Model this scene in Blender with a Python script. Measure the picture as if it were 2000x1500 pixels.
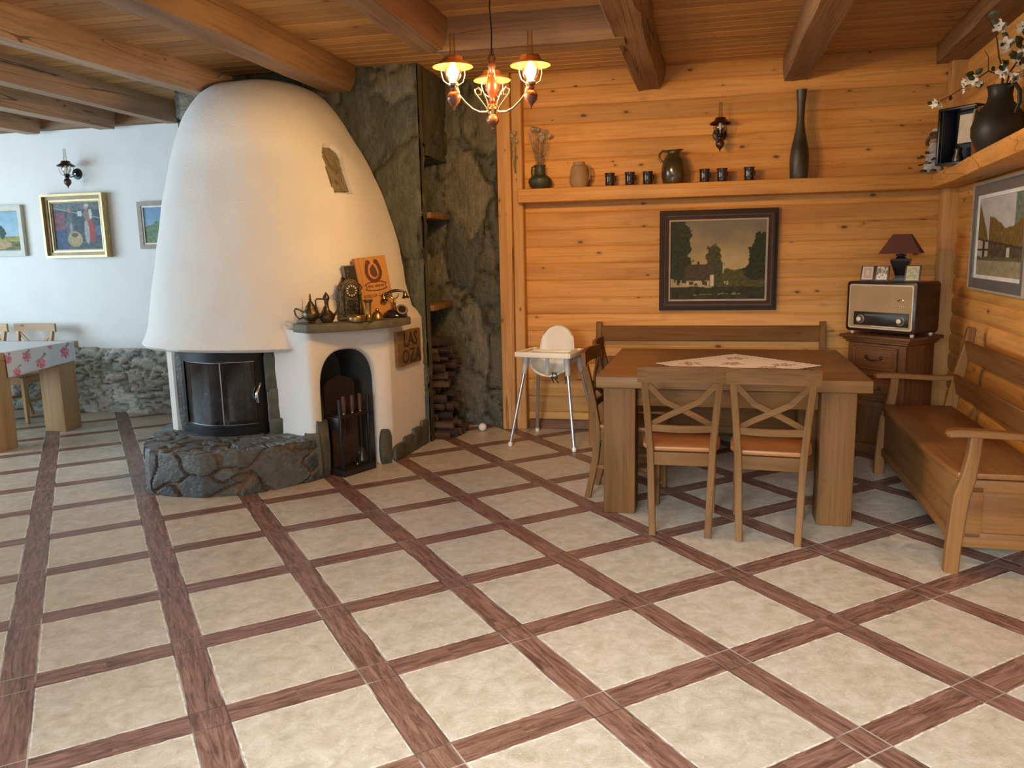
import bpy, bmesh, math, random
from mathutils import Vector, Matrix, Euler, noise
PI = math.pi
R = math.radians
scene = bpy.context.scene
for _o in list(bpy.data.objects):
    bpy.data.objects.remove(_o)
col = scene.collection
random.seed(7)

# ------------------------------------------------------------------ camera, light, exposure
def axes(yaw, pitch, roll):
    return (Matrix.Rotation(yaw, 3, 'Z') @ Matrix.Rotation(pitch, 3, 'X') @ Matrix.Rotation(roll, 3, 'Y'))
CAM = Vector((0, 0, 1.480))
_A = axes(R(12.77), R(-9.448), R(1.226))
cd = bpy.data.cameras.new('camera'); cam = bpy.data.objects.new('camera', cd); col.objects.link(cam)
_m = Matrix((_A.col[0], _A.col[2], -_A.col[1])).transposed().to_4x4()
_m.translation = CAM
cam.matrix_world = _m
cd.sensor_width = 36.0; cd.lens = 1549.3 / 2000 * 36; cd.clip_start = .05; cd.clip_end = 100
scene.camera = cam
scene.view_settings.view_transform = 'Standard'; scene.view_settings.look = 'None'
scene.view_settings.gamma = 1.0; scene.view_settings.use_curve_mapping = False
scene.view_settings.exposure = 0.40

world = bpy.data.worlds.new('daylight'); scene.world = world; world.use_nodes = True
world.node_tree.nodes['Background'].inputs[0].default_value = (.75, .88, 1, 1)
world.node_tree.nodes['Background'].inputs[1].default_value = 2.2

def area(name, loc, target, sx, sy, power, color, spread=180):
    l = bpy.data.lights.new(name, 'AREA'); l.shape = 'RECTANGLE'; l.size = sx; l.size_y = sy
    l.energy = power; l.color = color; l.spread = R(spread)
    o = bpy.data.objects.new(name, l); col.objects.link(o); o.location = loc
    o.rotation_euler = (Vector(target) - Vector(loc)).to_track_quat('-Z', 'Y').to_euler()
    return o
DAY = (.80, .91, 1.0)
area('daylight_behind', (-.6, -1.50, 1.75), (.15, 1.9, 0), 3.6, 1.2, 54, (.90, .97, 1.0), 54)
area('daylight_left', (-8.3, 3.6, 1.6), (0, 4.4, 1.0), 3.4, 1.5, 150, (.54, .79, 1.0))
area('daylight_left_near', (-8.3, 0.2, 1.6), (0, 1.4, .4), 2.6, 1.5, 95, DAY)
WARM = (1.0, .67, .33)

# ------------------------------------------------------------------ helpers: objects
def link(o, parent=None):
    col.objects.link(o)
    if parent is not None: o.parent = parent
    return o
def tag(o, label=None, cat=None, group=None, kind=None):
    if label: o['label'] = label
    if cat: o['category'] = cat
    if group: o['group'] = group
    if kind: o['kind'] = kind
    return o
def thing(name, label, cat, loc=(0, 0, 0), rz=0, group=None):
    o = bpy.data.objects.new(name, None); o.empty_display_size = .05; col.objects.link(o)
    o.location = loc; o.rotation_euler = (0, 0, rz)
    return tag(o, label, cat, group)
def kids(o): return [c for c in bpy.data.objects if c.parent == o]
def copy_tree(o, parent=None):
    c = o.copy(); col.objects.link(c)
    if parent is not None: c.parent = parent
    for k in kids(o): copy_tree(k, c)
    return c

class MB:
    """collects shapes; build() links them as one mesh object"""
    def __init__(s): s.v = []; s.f = []; s.m = []; s.s = []; s.c = None
    def add(s, vs, fs, mat=0, smooth=False, M=None):
        b = len(s.v)
        for p in vs:
            p = Vector(p)
            s.v.append(M @ p if M is not None else p)
        for f in fs:
            s.f.append([i + b for i in f]); s.m.append(mat); s.s.append(smooth)
        return s
    def bm(s, bm, mat=0, smooth=False, M=None):
        bm.verts.index_update()
        s.add([v.co.copy() for v in bm.verts], [[v.index for v in f.verts] for f in bm.faces], mat, smooth, M)
        bm.free(); return s
    def box(s, c, d, bev=0, seg=2, mat=0, M=None, rot=None, taper=None):
        bm = bmesh.new(); bmesh.ops.create_cube(bm, size=1)
        for v in bm.verts:
            t = 1
            if taper and v.co.z < 0: t = taper
            v.co = Vector((v.co.x * d[0] * t, v.co.y * d[1] * t, v.co.z * d[2]))
        if bev: bmesh.ops.bevel(bm, geom=list(bm.edges), offset=min(bev, min(d) * .49), segments=seg, affect='EDGES', profile=.5)
        T = Matrix.Translation(c)
        if rot: T = T @ Euler(rot).to_matrix().to_4x4()
        if M is not None: T = M @ T
        return s.bm(bm, mat, bool(bev), T)
    def lathe(s, prof, n=24, c=(0, 0, 0), mat=0, M=None, smooth=True, a0=0, a1=2 * PI):
        vs = []; fs = []; idx = []
        full = abs(a1 - a0 - 2 * PI) < 1e-6
        for r, z in prof:
            if r < 1e-6: idx.append([len(vs)]); vs.append((c[0], c[1], c[2] + z))
            else:
                row = []
                for i in range(n if full else n + 1):
                    a = a0 + (a1 - a0) * i / n
                    row.append(len(vs)); vs.append((c[0] + r * math.cos(a), c[1] + r * math.sin(a), c[2] + z))
                idx.append(row)
        for A, B in zip(idx, idx[1:]):
            k = n if full else n
            for i in range(k):
                j = (i + 1) % n if full else i + 1
                if len(A) == 1 and len(B) == 1: continue
                if len(A) == 1: fs.append([A[0], B[j], B[i]])
                elif len(B) == 1: fs.append([A[i], A[j], B[0]])
                else: fs.append([A[i], A[j], B[j], B[i]])
        return s.add(vs, fs, mat, smooth, M)
    def tube(s, pts, r, n=8, mat=0, M=None, caps=True, flat=None):
        pts = [Vector(p) for p in pts]; k = len(pts)
        rs = r if isinstance(r, (list, tuple)) else [r] * k
        vs = []; fs = []; up = None
        for i, p in enumerate(pts):
            t = (pts[min(i + 1, k - 1)] - pts[max(i - 1, 0)]).normalized()
            if up is None:
                up = Vector((0, 0, 1)) if abs(t.z) < .9 else Vector((1, 0, 0))
            a = t.cross(up)
            if a.length < 1e-5: a = t.cross(Vector((0, 1, 0)))
            a.normalize(); b = a.cross(t).normalized(); up = b
            for j in range(n):
                q = 2 * PI * j / n
                vs.append(p + a * math.cos(q) * rs[i] + b * math.sin(q) * rs[i] * (flat or 1))
        for i in range(k - 1):
            for j in range(n):
                j2 = (j + 1) % n
                fs.append([i * n + j, i * n + j2, (i + 1) * n + j2, (i + 1) * n + j])
        if caps: fs.append(list(range(n))[::-1]); fs.append([(k - 1) * n + j for j in range(n)])
        return s.add(vs, fs, mat, True, M)
    def prism(s, poly, z0, z1, mat=0, M=None, bev=0, smooth=False):
        bm = bmesh.new()
        vs = [bm.verts.new((x, y, z0)) for x, y in poly]; f = bm.faces.new(vs)
        ex = bmesh.ops.extrude_face_region(bm, geom=[f])
        for v in ex['geom']:
            if isinstance(v, bmesh.types.BMVert): v.co.z = z1
        bmesh.ops.recalc_face_normals(bm, faces=bm.faces)
        if bev: bmesh.ops.bevel(bm, geom=list(bm.edges), offset=bev, segments=2, affect='EDGES', profile=.5)
        return s.bm(bm, mat, bool(bev) or smooth, M)
    def bar(s, a, b, w, h, mat=0, M=None, bev=.004, side=None):
        a = Vector(a); b = Vector(b); t = (b - a); L = t.length; t.normalize()
        up = Vector(side) if side else (Vector((0, 0, 1)) if abs(t.z) < .95 else Vector((0, 1, 0)))
        x = up.cross(t).normalized(); y = t.cross(x)
        T = Matrix((x, y, t)).transposed().to_4x4(); T.translation = (a + b) / 2
        return s.box((0, 0, 0), (w, h, L), bev, 1, mat, (M @ T) if M is not None else T)
    def sweep(s, pts, sx, sy, mat=0, M=None, side=(1, 0, 0), smooth=True):
        """rectangular section along a path; sx along 'side', sy across; lists allowed"""
        pts = [Vector(p) for p in pts]; k = len(pts); S = Vector(side).normalized()
        vs = []; fs = []
        for i, p in enumerate(pts):
            t = (pts[min(i + 1, k - 1)] - pts[max(i - 1, 0)]).normalized()
            b = t.cross(S).normalized()
            a = S
            w = (sx[i] if isinstance(sx, (list, tuple)) else sx) / 2; h = (sy[i] if isinstance(sy, (list, tuple)) else sy) / 2
            e = min(w, h) * .25
            for (u, q) in ((-w + e, -h), (w - e, -h), (w, -h + e), (w, h - e), (w - e, h), (-w + e, h), (-w, h - e), (-w, -h + e)):
                vs.append(p + a * u + b * q)
        for i in range(k - 1):
            for j in range(8):
                j2 = (j + 1) % 8
                fs.append([i * 8 + j, i * 8 + j2, (i + 1) * 8 + j2, (i + 1) * 8 + j])
        fs.append(list(range(8))[::-1]); fs.append([(k - 1) * 8 + j for j in range(8)])
        return s.add(vs, fs, mat, smooth, M)
    def build(s, name, mats, parent=None, loc=None, rot=None, angle=40):
        me = bpy.data.meshes.new(name)
        me.from_pydata([tuple(v) for v in s.v], [], s.f)
        mats = mats if isinstance(mats, (list, tuple)) else [mats]
        for m_ in mats: me.materials.append(m_)
        me.polygons.foreach_set('material_index', s.m)
        me.polygons.foreach_set('use_smooth', s.s)
        if s.c:
            at = me.color_attributes.new('Col', 'FLOAT_COLOR', 'POINT')
            for i, c in enumerate(s.c): at.data[i].color = (*c[:3], 1)
        bm = bmesh.new(); bm.from_mesh(me)
        bmesh.ops.recalc_face_normals(bm, faces=bm.faces); bm.to_mesh(me); bm.free()
        if any(s.s): me.set_sharp_from_angle(angle=R(angle))
        me.update()
        o = bpy.data.objects.new(name, me); link(o, parent)
        if loc: o.location = loc
        if rot: o.rotation_euler = rot
        return o
def tf(loc=(0, 0, 0), rot=(0, 0, 0), sc=1):
    return Matrix.Translation(loc) @ Euler(rot).to_matrix().to_4x4() @ Matrix.Scale(sc, 4)
def lerp(a, b, t): return a + (b - a) * t
def mix(a, b, t): return tuple(lerp(x, y, t) for x, y in zip(a, b))
def text_mesh(txt, size, depth=.001, align='CENTER'):
    cu = bpy.data.curves.new('lettering', 'FONT'); cu.body = txt; cu.size = size; cu.extrude = depth
    cu.align_x = align; cu.align_y = 'CENTER'; cu.resolution_u = 2
    o = bpy.data.objects.new('lettering', cu); col.objects.link(o)
    dg = bpy.context.evaluated_depsgraph_get(); me = o.evaluated_get(dg).to_mesh()
    vs = [v.co.copy() for v in me.vertices]; fs = [list(p.vertices) for p in me.polygons]
    o.evaluated_get(dg).to_mesh_clear(); bpy.data.objects.remove(o); bpy.data.curves.remove(cu)
    return vs, fs

# ------------------------------------------------------------------ helpers: materials
class NT:
    def __init__(s, name):
        s.mat = bpy.data.materials.new(name); s.mat.use_nodes = True
        s.t = s.mat.node_tree; s.n = s.t.nodes; s.b = s.n['Principled BSDF']
    def node(s, ty, **kw):
        x = s.n.new(ty)
        for k, v in kw.items(): setattr(x, k, v)
        return x
    def set(s, inp, v):
        if isinstance(v, bpy.types.NodeSocket): s.t.links.new(v, inp)
        elif v is not None: inp.default_value = v if not isinstance(v, tuple) or len(v) != 3 or inp.type != 'RGBA' else (*v, 1)
    def math(s, op, a, b=None, c=None, clamp=False):
        x = s.node('ShaderNodeMath', operation=op, use_clamp=clamp)
        s.set(x.inputs[0], a); s.set(x.inputs[1], b)
        if c is not None: s.set(x.inputs[2], c)
        return x.outputs[0]
    def vmath(s, op, a, b=None, sc=None):
        x = s.node('ShaderNodeVectorMath', operation=op); s.set(x.inputs[0], a)
        if b is not None: s.set(x.inputs[1], b)
        if sc is not None: s.set(x.inputs['Scale'], sc)
        return x.outputs[0]
    def noise(s, vec, scale=5, detail=4, rough=.5, dist=0):
        x = s.node('ShaderNodeTexNoise'); s.set(x.inputs['Vector'], vec); x.inputs['Scale'].default_value = scale
        x.inputs['Detail'].default_value = detail; x.inputs['Roughness'].default_value = rough; x.inputs['Distortion'].default_value = dist
        return x.outputs[0]
    def voro(s, vec, scale=5, feature='F1', rnd=1):
        x = s.node('ShaderNodeTexVoronoi', feature=feature); s.set(x.inputs['Vector'], vec); x.inputs['Scale'].default_value = scale
        x.inputs['Randomness'].default_value = rnd
        return x
    def ramp(s, fac, stops):
        x = s.node('ShaderNodeValToRGB'); s.set(x.inputs[0], fac); e = x.color_ramp.elements
        while len(e) < len(stops): e.new(.5)
        for q, (p, c) in zip(e, stops): q.position = p; q.color = (*c, 1) if len(c) == 3 else c
        return x.outputs[0]
    def mixc(s, fac, a, b, mode='MIX'):
        x = s.node('ShaderNodeMix', data_type='RGBA', blend_type=mode)
        s.set(x.inputs[0], fac); s.set(x.inputs[6], a); s.set(x.inputs[7], b); return x.outputs[2]
    def sstep(s, v, a, b):
        x = s.node('ShaderNodeMapRange', interpolation_type='SMOOTHSTEP'); s.set(x.inputs[0], v)
        s.set(x.inputs[1], a); s.set(x.inputs[2], b); return x.outputs[0]
    def coord(s, kind='Object'):
        return s.node('ShaderNodeTexCoord').outputs[kind]
    def mapping(s, vec, scale=(1, 1, 1), rot=(0, 0, 0), loc=(0, 0, 0)):
        x = s.node('ShaderNodeMapping'); s.set(x.inputs[0], vec); x.inputs['Scale'].default_value = scale
        x.inputs['Rotation'].default_value = rot; x.inputs['Location'].default_value = loc; return x.outputs[0]
    def bump(s, h, strength=.3, dist=.01):
        x = s.node('ShaderNodeBump'); s.set(x.inputs['Height'], h); x.inputs['Strength'].default_value = strength
        x.inputs['Distance'].default_value = dist; s.t.links.new(x.outputs[0], s.b.inputs['Normal']); return x
    def base(s, c=None, rough=None, metal=None, spec=None, coat=None):
        if c is not None: s.set(s.b.inputs['Base Color'], c)
        if rough is not None: s.set(s.b.inputs['Roughness'], rough)
        if metal is not None: s.b.inputs['Metallic'].default_value = metal
        if spec is not None: s.b.inputs['Specular IOR Level'].default_value = spec
        if coat is not None: s.b.inputs['Coat Weight'].default_value = coat; s.b.inputs['Coat Roughness'].default_value = .15
        return s.mat
def plain(name, c, rough=.5, metal=0, var=.12, scale=12, bump=0, bscale=60, spec=.5, coat=None):
    n = NT(name); v = n.noise(n.coord(), scale, 4)
    cc = n.ramp(v, [(.3, tuple(x * (1 - var) for x in c)), (.7, tuple(min(1, x * (1 + var)) for x in c))])
    if bump: n.bump(n.noise(n.coord(), bscale, 3), bump, .01)
    return n.base(cc, rough, metal, spec, coat)
_w = {}
def wood(name, light, dark, axis='X', sc=1.0, knots=0.0, rough=.5, bump=.15, plank=None, kplane=None, crack=0.0, coat=None, knotc=(.10, .04, .012), spec=.4):
    key = (name, axis)
    if key in _w: return _w[key]
    n = NT(name + '_' + axis.lower())
    o = n.coord(); rnd = n.node('ShaderNodeObjectInfo').outputs['Random']
    off = n.vmath('SCALE', (3.1, 7.7, 5.3), sc=rnd)
    v = n.vmath('ADD', o, off); bright = None
    if plank:
        ax, pitch, z0 = plank
        sep = n.node('ShaderNodeSeparateXYZ'); n.set(sep.inputs[0], o)
        k = n.math('FLOOR', n.math('DIVIDE', n.math('SUBTRACT', sep.outputs['XYZ'.index(ax)], z0), pitch))
        wn = n.node('ShaderNodeTexWhiteNoise', noise_dimensions='1D'); n.set(wn.inputs['W'], k)
        v = n.vmath('ADD', v, n.vmath('SCALE', (5.7, 9.1, 3.3), sc=n.math('MULTIPLY', wn.outputs[0], 4.0)))
        bright = n.math('MULTIPLY_ADD', wn.outputs[0], .30, .86)
    S = [5.5 * sc] * 3; S['XYZ'.index(axis)] = .55 * sc
    g = n.noise(n.mapping(v, S), 1.6, 5, .55, .7)
    S2 = [70 * sc] * 3; S2['XYZ'.index(axis)] = 2.0 * sc
    f = n.noise(n.mapping(v, S2), 1.0, 3, .6)
    c = n.ramp(g, [(.30, dark), (.52, mix(dark, light, .75)), (.72, light)])
    c = n.mixc(n.math('MULTIPLY', n.sstep(f, .45, .75), .45), c, tuple(x * .62 for x in dark))
    if knots:
        K = [12.5 * sc] * 3; K['XYZ'.index(axis)] = 6.0 * sc
        if kplane: K['XYZ'.index(kplane)] = 0.0
        vo = n.voro(n.mapping(n.vmath('ADD', v, (1.7, .3, 2.9)), K), 1.0)
        rs = n.node('ShaderNodeSeparateColor'); n.set(rs.inputs[0], vo.outputs['Color'])
        dd = n.math('DIVIDE', vo.outputs['Distance'], n.math('MULTIPLY_ADD', n.math('POWER', rs.outputs[0], 1.6), 1.2, .18))
        kn = n.math('SUBTRACT', 1.0, n.sstep(dd, .08 * knots, .15 * knots))
        halo = n.math('SUBTRACT', 1.0, n.sstep(dd, .12 * knots, .34 * knots))
        c = n.mixc(n.math('MULTIPLY', halo, .35), c, tuple(x * .7 for x in dark)); c = n.mixc(n.math('MULTIPLY', kn, .9), c, knotc)
    if crack:
        C_ = [4.5] * 3; C_['XYZ'.index(axis)] = .07
        cr = n.math('ABSOLUTE', n.math('SUBTRACT', n.math('ADD', n.noise(n.mapping(v, C_), 2.0, 1, .4, 0), n.math('MULTIPLY', n.noise(n.mapping(v, (6, 6, 6)), 1.0, 2), .02)), .53))
        ck = n.math('SUBTRACT', 1.0, n.sstep(cr, .001 * crack, .008 * crack))
        c = n.mixc(n.math('MULTIPLY', ck, .75), c, tuple(x * .15 for x in dark))
    if bright is not None: c = n.vmath('SCALE', c, sc=bright)
    if bump: n.bump(n.math('ADD', f, n.math('MULTIPLY', g, .6)), bump, .006)
    m = n.base(c, rough, 0, spec, coat); _w[key] = m
    return m
def thin_glass(name, tint=(1, 1, 1), refl=.12):
    n = NT(name); n.n.remove(n.b)
    tr = n.node('ShaderNodeBsdfTransparent'); tr.inputs[0].default_value = (*tint, 1)
    gl = n.node('ShaderNodeBsdfGlossy'); gl.inputs['Roughness'].default_value = .05
    lw = n.node('ShaderNodeLayerWeight'); lw.inputs[0].default_value = .35
    mx = n.node('ShaderNodeMixShader')
    n.set(mx.inputs[0], n.math('MULTIPLY_ADD', lw.outputs['Fresnel'], .6, refl * .4))
    n.t.links.new(tr.outputs[0], mx.inputs[1]); n.t.links.new(gl.outputs[0], mx.inputs[2])
    n.t.links.new(mx.outputs[0], n.n['Material Output'].inputs[0]); return n.mat
def emit(name, c, st):
    n = NT(name)
    tr = n.node('ShaderNodeBsdfTransparent'); em = n.node('ShaderNodeEmission'); em.inputs[0].default_value = (*c, 1); em.inputs[1].default_value = st
    ad = n.node('ShaderNodeAddShader'); n.t.links.new(tr.outputs[0], ad.inputs[0]); n.t.links.new(em.outputs[0], ad.inputs[1]); n.t.links.new(ad.outputs[0], n.n['Material Output'].inputs[0]); n.n.remove(n.b)
    return n.mat
def painted(name, rough=.6, streak=0, bump=0.1, bsc=90, sm=(9, 9, 3)):
    """colour comes from the mesh's own painted pattern"""
    n = NT(name); a = n.node('ShaderNodeAttribute', attribute_name='Col').outputs[0]
    if streak:
        v = n.noise(n.mapping(n.coord(), sm), 3.0, 7, .68, 1.2)
        a = n.mixc(1.0, a, n.ramp(v, [(.25, (1 - streak,) * 3), (.75, (1 + streak,) * 3)]), 'MULTIPLY')
    if bump: n.bump(n.noise(n.coord(), bsc, 5, .6), bump, .01)
    return n.base(a, rough)
# ------------------------------------------------------------------ palette
PINE_L = (.72, .355, .092); PINE_D = (.52, .228, .050)
BEAM_L = (.285, .160, .075); BEAM_D = (.155, .080, .036)
FURN_L = (.185, .086, .026); FURN_D = (.105, .046, .012)
OAK_L = (.235, .108, .032); OAK_D = (.145, .056, .015)
H = 2.87; YB = 6.50; YL = 6.70
RW = R(86)                                     # direction of the right wall
def xr(y): return 1.88 - (6.45 - y) / math.tan(RW)

# ------------------------------------------------------------------ floor
def floor_material():
    n = NT('tiled_floor'); o = n.coord()
    sp = n.node('ShaderNodeSeparateXYZ'); n.set(sp.inputs[0], o)
    t = R(-41); S = .57
    gx = n.math('ADD', n.math('MULTIPLY_ADD', sp.outputs[0], math.cos(t) / S, .5886), n.math('MULTIPLY', sp.outputs[1], -math.sin(t) / S))
    gy = n.math('ADD', n.math('MULTIPLY_ADD', sp.outputs[0], math.sin(t) / S, -10.5079), n.math('MULTIPLY', sp.outputs[1], math.cos(t) / S))
    gv = n.node('ShaderNodeCombineXYZ'); n.set(gv.inputs[0], gx); n.set(gv.inputs[1], gy); g = gv.outputs[0]
    wob = n.math('MULTIPLY', n.math('SUBTRACT', n.noise(g, 14, 3), .5), .018)
    def dist(v): return n.math('ABSOLUTE', n.math('SUBTRACT', n.math('FRACT', n.math('ADD', v, .5)), .5))
    da = dist(gx); db = dist(gy)
    daw = n.math('ADD', da, wob); dbw = n.math('ADD', db, wob)
    sa = n.math('LESS_THAN', daw, .1); sb = n.math('LESS_THAN', dbw, .1)
    ja = n.math('LESS_THAN', n.math('ABSOLUTE', n.math('SUBTRACT', da, .1)), .005)
    jb = n.math('LESS_THAN', n.math('ABSOLUTE', n.math('SUBTRACT', db, .1)), .0042)
    ra = n.math('FLOOR', n.math('ADD', gx, .5)); rb = n.math('FLOOR', n.math('ADD', gy, .5))
    ida = n.node('ShaderNodeCombineXYZ'); n.set(ida.inputs[0], ra); n.set(ida.inputs[1], n.math('FLOOR', n.math('SUBTRACT', gy, .1)))
    wn = n.node('ShaderNodeTexWhiteNoise', noise_dimensions='2D'); n.set(wn.inputs['Vector'], ida.outputs[0])
    idt = n.node('ShaderNodeCombineXYZ'); n.set(idt.inputs[0], n.math('FLOOR', gx)); n.set(idt.inputs[1], n.math('FLOOR', gy))
    wt = n.node('ShaderNodeTexWhiteNoise', noise_dimensions='2D'); n.set(wt.inputs['Vector'], idt.outputs[0])
    gs = n.vmath('ADD', g, n.vmath('SCALE', wn.outputs['Color'], sc=6.0))
    def plank(scl, v):
        a = n.noise(n.mapping(v, scl), 1.3, 7, .70, .9)
        return n.ramp(a, [(.30, (.055, .027, .020)), (.44, (.150, .075, .054)), (.56, (.245, .132, .096)), (.72, (.37, .215, .165))])
    ca = plank((24, 2.6, 1), gs); cb = plank((2.6, 24, 1), gs)
    tl = n.vmath('ADD', g, n.vmath('SCALE', wt.outputs['Color'], sc=9.0))
    m1 = n.noise(tl, 8, 9, .74, .5); m2 = n.noise(n.mapping(tl, (1, 1.8, 1)), 30, 3, .55, 2.2)
    ct = n.ramp(m1, [(.30, (.385, .325, .235)), (.50, (.52, .455, .355)), (.70, (.645, .585, .485))])
    ct = n.mixc(n.math('MULTIPLY', n.sstep(m2, .645, .70), .6), ct, (.82, .77, .66))
    ct = n.mixc(n.math('MULTIPLY', n.sstep(n.math('SUBTRACT', 1.0, m2), .66, .72), .45), ct, (.36, .28, .19))
    ct = n.vmath('SCALE', ct, sc=n.math('MULTIPLY_ADD', wt.outputs[0], .10, .94))
    c = n.mixc(sb, ct, cb); c = n.mixc(sa, c, ca)
    edge = n.math('MULTIPLY', n.math('MAXIMUM', n.math('LESS_THAN', n.math('ABSOLUTE', n.math('SUBTRACT', daw, .108)), .006),
                  n.math('LESS_THAN', n.math('ABSOLUTE', n.math('SUBTRACT', dbw, .108)), .006)), n.math('MULTIPLY', n.math('SUBTRACT', 1.0, sa), n.math('SUBTRACT', 1.0, sb)))
    c = n.mixc(n.math('MULTIPLY', n.math('MULTIPLY', edge, n.sstep(n.noise(g, 22, 3), .35, .6)), .7), c, (.80, .76, .67))
    j = n.math('MAXIMUM', ja, n.math('MULTIPLY', jb, sa))
    jn = n.sstep(n.noise(g, 2.3, 2), .42, .58)
    c = n.mixc(n.math('MULTIPLY', j, .8), c, n.mixc(jn, (.06, .045, .038), (.46, .42, .37)))
    h = n.math('SUBTRACT', n.math('ADD', n.math('MULTIPLY', m1, .6), n.math('MULTIPLY', m2, .6)), n.math('MULTIPLY', j, .8))
    n.bump(h, .22, .006)
    rg = n.math('MULTIPLY_ADD', m1, .26, .22)
    return n.base(c, rg, 0, .5)
f = MB(); f.add([(-9, -2.6, 0), (2.2, -2.6, 0), (2.2, 7.0, 0), (-9, 7.0, 0), (-9, -2.6, -.08), (2.2, -2.6, -.08), (2.2, 7.0, -.08), (-9, 7.0, -.08)],
      [[0, 1, 2, 3], [7, 6, 5, 4], [0, 4, 5, 1], [1, 5, 6, 2], [2, 6, 7, 3], [3, 7, 4, 0]])
tag(f.build('floor', floor_material()), kind='structure')

# ------------------------------------------------------------------ ceiling: boards along X
mb = MB(); y = -2.6; P = .118
while y < 7.0:
    a, b = y, min(y + P, 7.0)
    mb.add([(-9, a + .004, H + .011), (2.2, a + .004, H + .011), (2.2, a + .009, H), (-9, a + .009, H), (-9, b - .006, H), (2.2, b - .006, H), (2.2, b, H + .011), (-9, b, H + .011)],
           [[0, 1, 2, 3], [3, 2, 5, 4], [4, 5, 6, 7]])
    mb.add([(-9, a, H + .012), (2.2, a, H + .012), (2.2, a + .004, H + .006), (-9, a + .004, H + .006)], [[0, 1, 2, 3]])
    y += P
mb.add([(-9, -2.6, H + .012), (2.2, -2.6, H + .012), (2.2, 7, H + .012), (-9, 7, H + .012), (-9, -2.6, H + .08), (2.2, -2.6, H + .08), (2.2, 7, H + .08), (-9, 7, H + .08)], [[0, 1, 2, 3], [4, 5, 6, 7], [0, 1, 5, 4], [1, 2, 6, 5], [2, 3, 7, 6], [3, 0, 4, 7]])
tag(mb.build('ceiling', wood('ceiling_pine', (.52, .29, .105), (.39, .20, .068), 'X', .8, .8, .6, .15, plank=('Y', P, -2.6), kplane='Z')), kind='structure')

# ------------------------------------------------------------------ half-round log siding
PITCH = .1375
def siding(x0, x1, z0, z1, M, mb, amp=.011):
    k = 0; z = z0
    while z < z1 - .01:
        b = min(z + PITCH, z1); h = b - z; prof = []
        for t, d in ((0, -.004), (.025, .0), (.10, .55), (.3, .9), (.5, 1), (.7, .9), (.90, .55), (.975, 0), (1, -.004)):
            prof.append((d * amp if d > 0 else d, z + t * h))
        vs = []; fs = []
        for d, zz in prof: vs += [(x0, -d, zz), (x1, -d, zz)]
        for i in range(len(prof) - 1): fs.append([2 * i, 2 * i + 1, 2 * i + 3, 2 * i + 2])
        mb.add(vs, fs, 0, True, M); z = b
    mb.add([(x0, .10, z0), (x1, .10, z0), (x1, .10, z1), (x0, .10, z1), (x0, .004, z0), (x1, .004, z0), (x1, .004, z1), (x0, .004, z1)],
           [[0, 1, 2, 3], [0, 1, 5, 4], [1, 2, 6, 5], [2, 3, 7, 6], [3, 0, 4, 7]], 0, False, M)
mb = MB(); siding(-1.50, 2.05, 0, H, tf((0, YB, 0)), mb, .004)
tag(mb.build('wall_back', wood('wall_pine', PINE_L, PINE_D, 'X', 1.0, 1.0, .55, .12, plank=('Z', PITCH, 0), kplane='Y'), angle=60), kind='structure')
mb = MB(); siding(-.4, 5.4, 0, H, None, mb, .013)
o = mb.build('wall_right', wood('wall_pine_right', PINE_L, PINE_D, 'X', 1.0, 1.0, .55, .2, plank=('Z', PITCH, 0), kplane='Y'), angle=60)
o.location = (xr(6.45), 6.45, 0); o.rotation_euler = (0, 0, -PI + RW); tag(o, kind='structure')

# plaster walls
def plaster(name, c, rough=.85, sc=55, st=.5):
    n = NT(name); o = n.coord(); a = n.noise(o, sc, 5, .65); b = n.noise(o, 3, 3)
    n.bump(n.math('ADD', a, n.math('MULTIPLY', n.noise(o, sc * 3, 2), .5)), st, .012)
    return n.base(n.ramp(b, [(.3, tuple(x * .94 for x in c)), (.7, c)]), rough, 0, .2)
PLW = plaster('white_wall_paint', (.77, .77, .74), .8, 40, .12)
mb = MB(); mb.box((-6.5, YL + .1, H / 2), (5.2, .2, H)); tag(mb.build('wall_back_left', PLW), kind='structure')
mb = MB(); mb.box((-2.9, YL + .1, H / 2), (2.1, .2, H)); tag(mb.build('wall_behind_chimney', PLW), kind='structure')
def wall_with_windows(name, L, holes, M):
    """wall along local x (0..L), holes (x0,x1,z0,z1)"""
    mb = MB(); xs = 0
    for a, b, z0, z1 in holes:
        mb.box(((xs + a) / 2, 0, H / 2), (a - xs, .2, H), M=M); mb.box(((a + b) / 2, 0, z0 / 2), (b - a, .2, z0), M=M)
        mb.box(((a + b) / 2, 0, (z1 + H) / 2), (b - a, .2, H - z1), M=M); xs = b
    mb.box(((xs + L) / 2, 0, H / 2), (L - xs, .2, H), M=M)
    tag(mb.build(name, PLW), kind='structure')
    return M
WF = plain('white_window_frame', (.75, .75, .72), .4)
PANE = thin_glass('window_glass')
wi = 0
def windows(holes, M):
    global wi
    for a, b, z0, z1 in holes:
        wi += 1; r = bpy.data.objects.new('window_%d' % wi, None); col.objects.link(r); tag(r, kind='structure')
        r.matrix_world = M
        mb = MB(); w = .06
        for x in (a + w / 2, (a + b) / 2, b - w / 2): mb.box((x, .04, (z0 + z1) / 2), (w, .07, z1 - z0), .006, 1)
        for z in (z0 + w / 2, z1 - w / 2): mb.box(((a + b) / 2, .04, z), (b - a, .07, w), .006, 1)
        mb.build('window_frame', WF, r)
        g = MB(); g.box(((a + b) / 2, .05, (z0 + z1) / 2), (b - a - w, .006, z1 - z0 - w)); g.build('window_pane', PANE, r)
hf = [(6.5, 10.1, 1.1, 2.4)]
M = wall_with_windows('wall_front', 10.5, hf, tf((-9, -1.75, 0))); windows(hf, tf((-9, -1.75, 0)))
hl = [(1.5, 4.1, .9, 2.4), (4.6, 8.0, .9, 2.4)]
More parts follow.
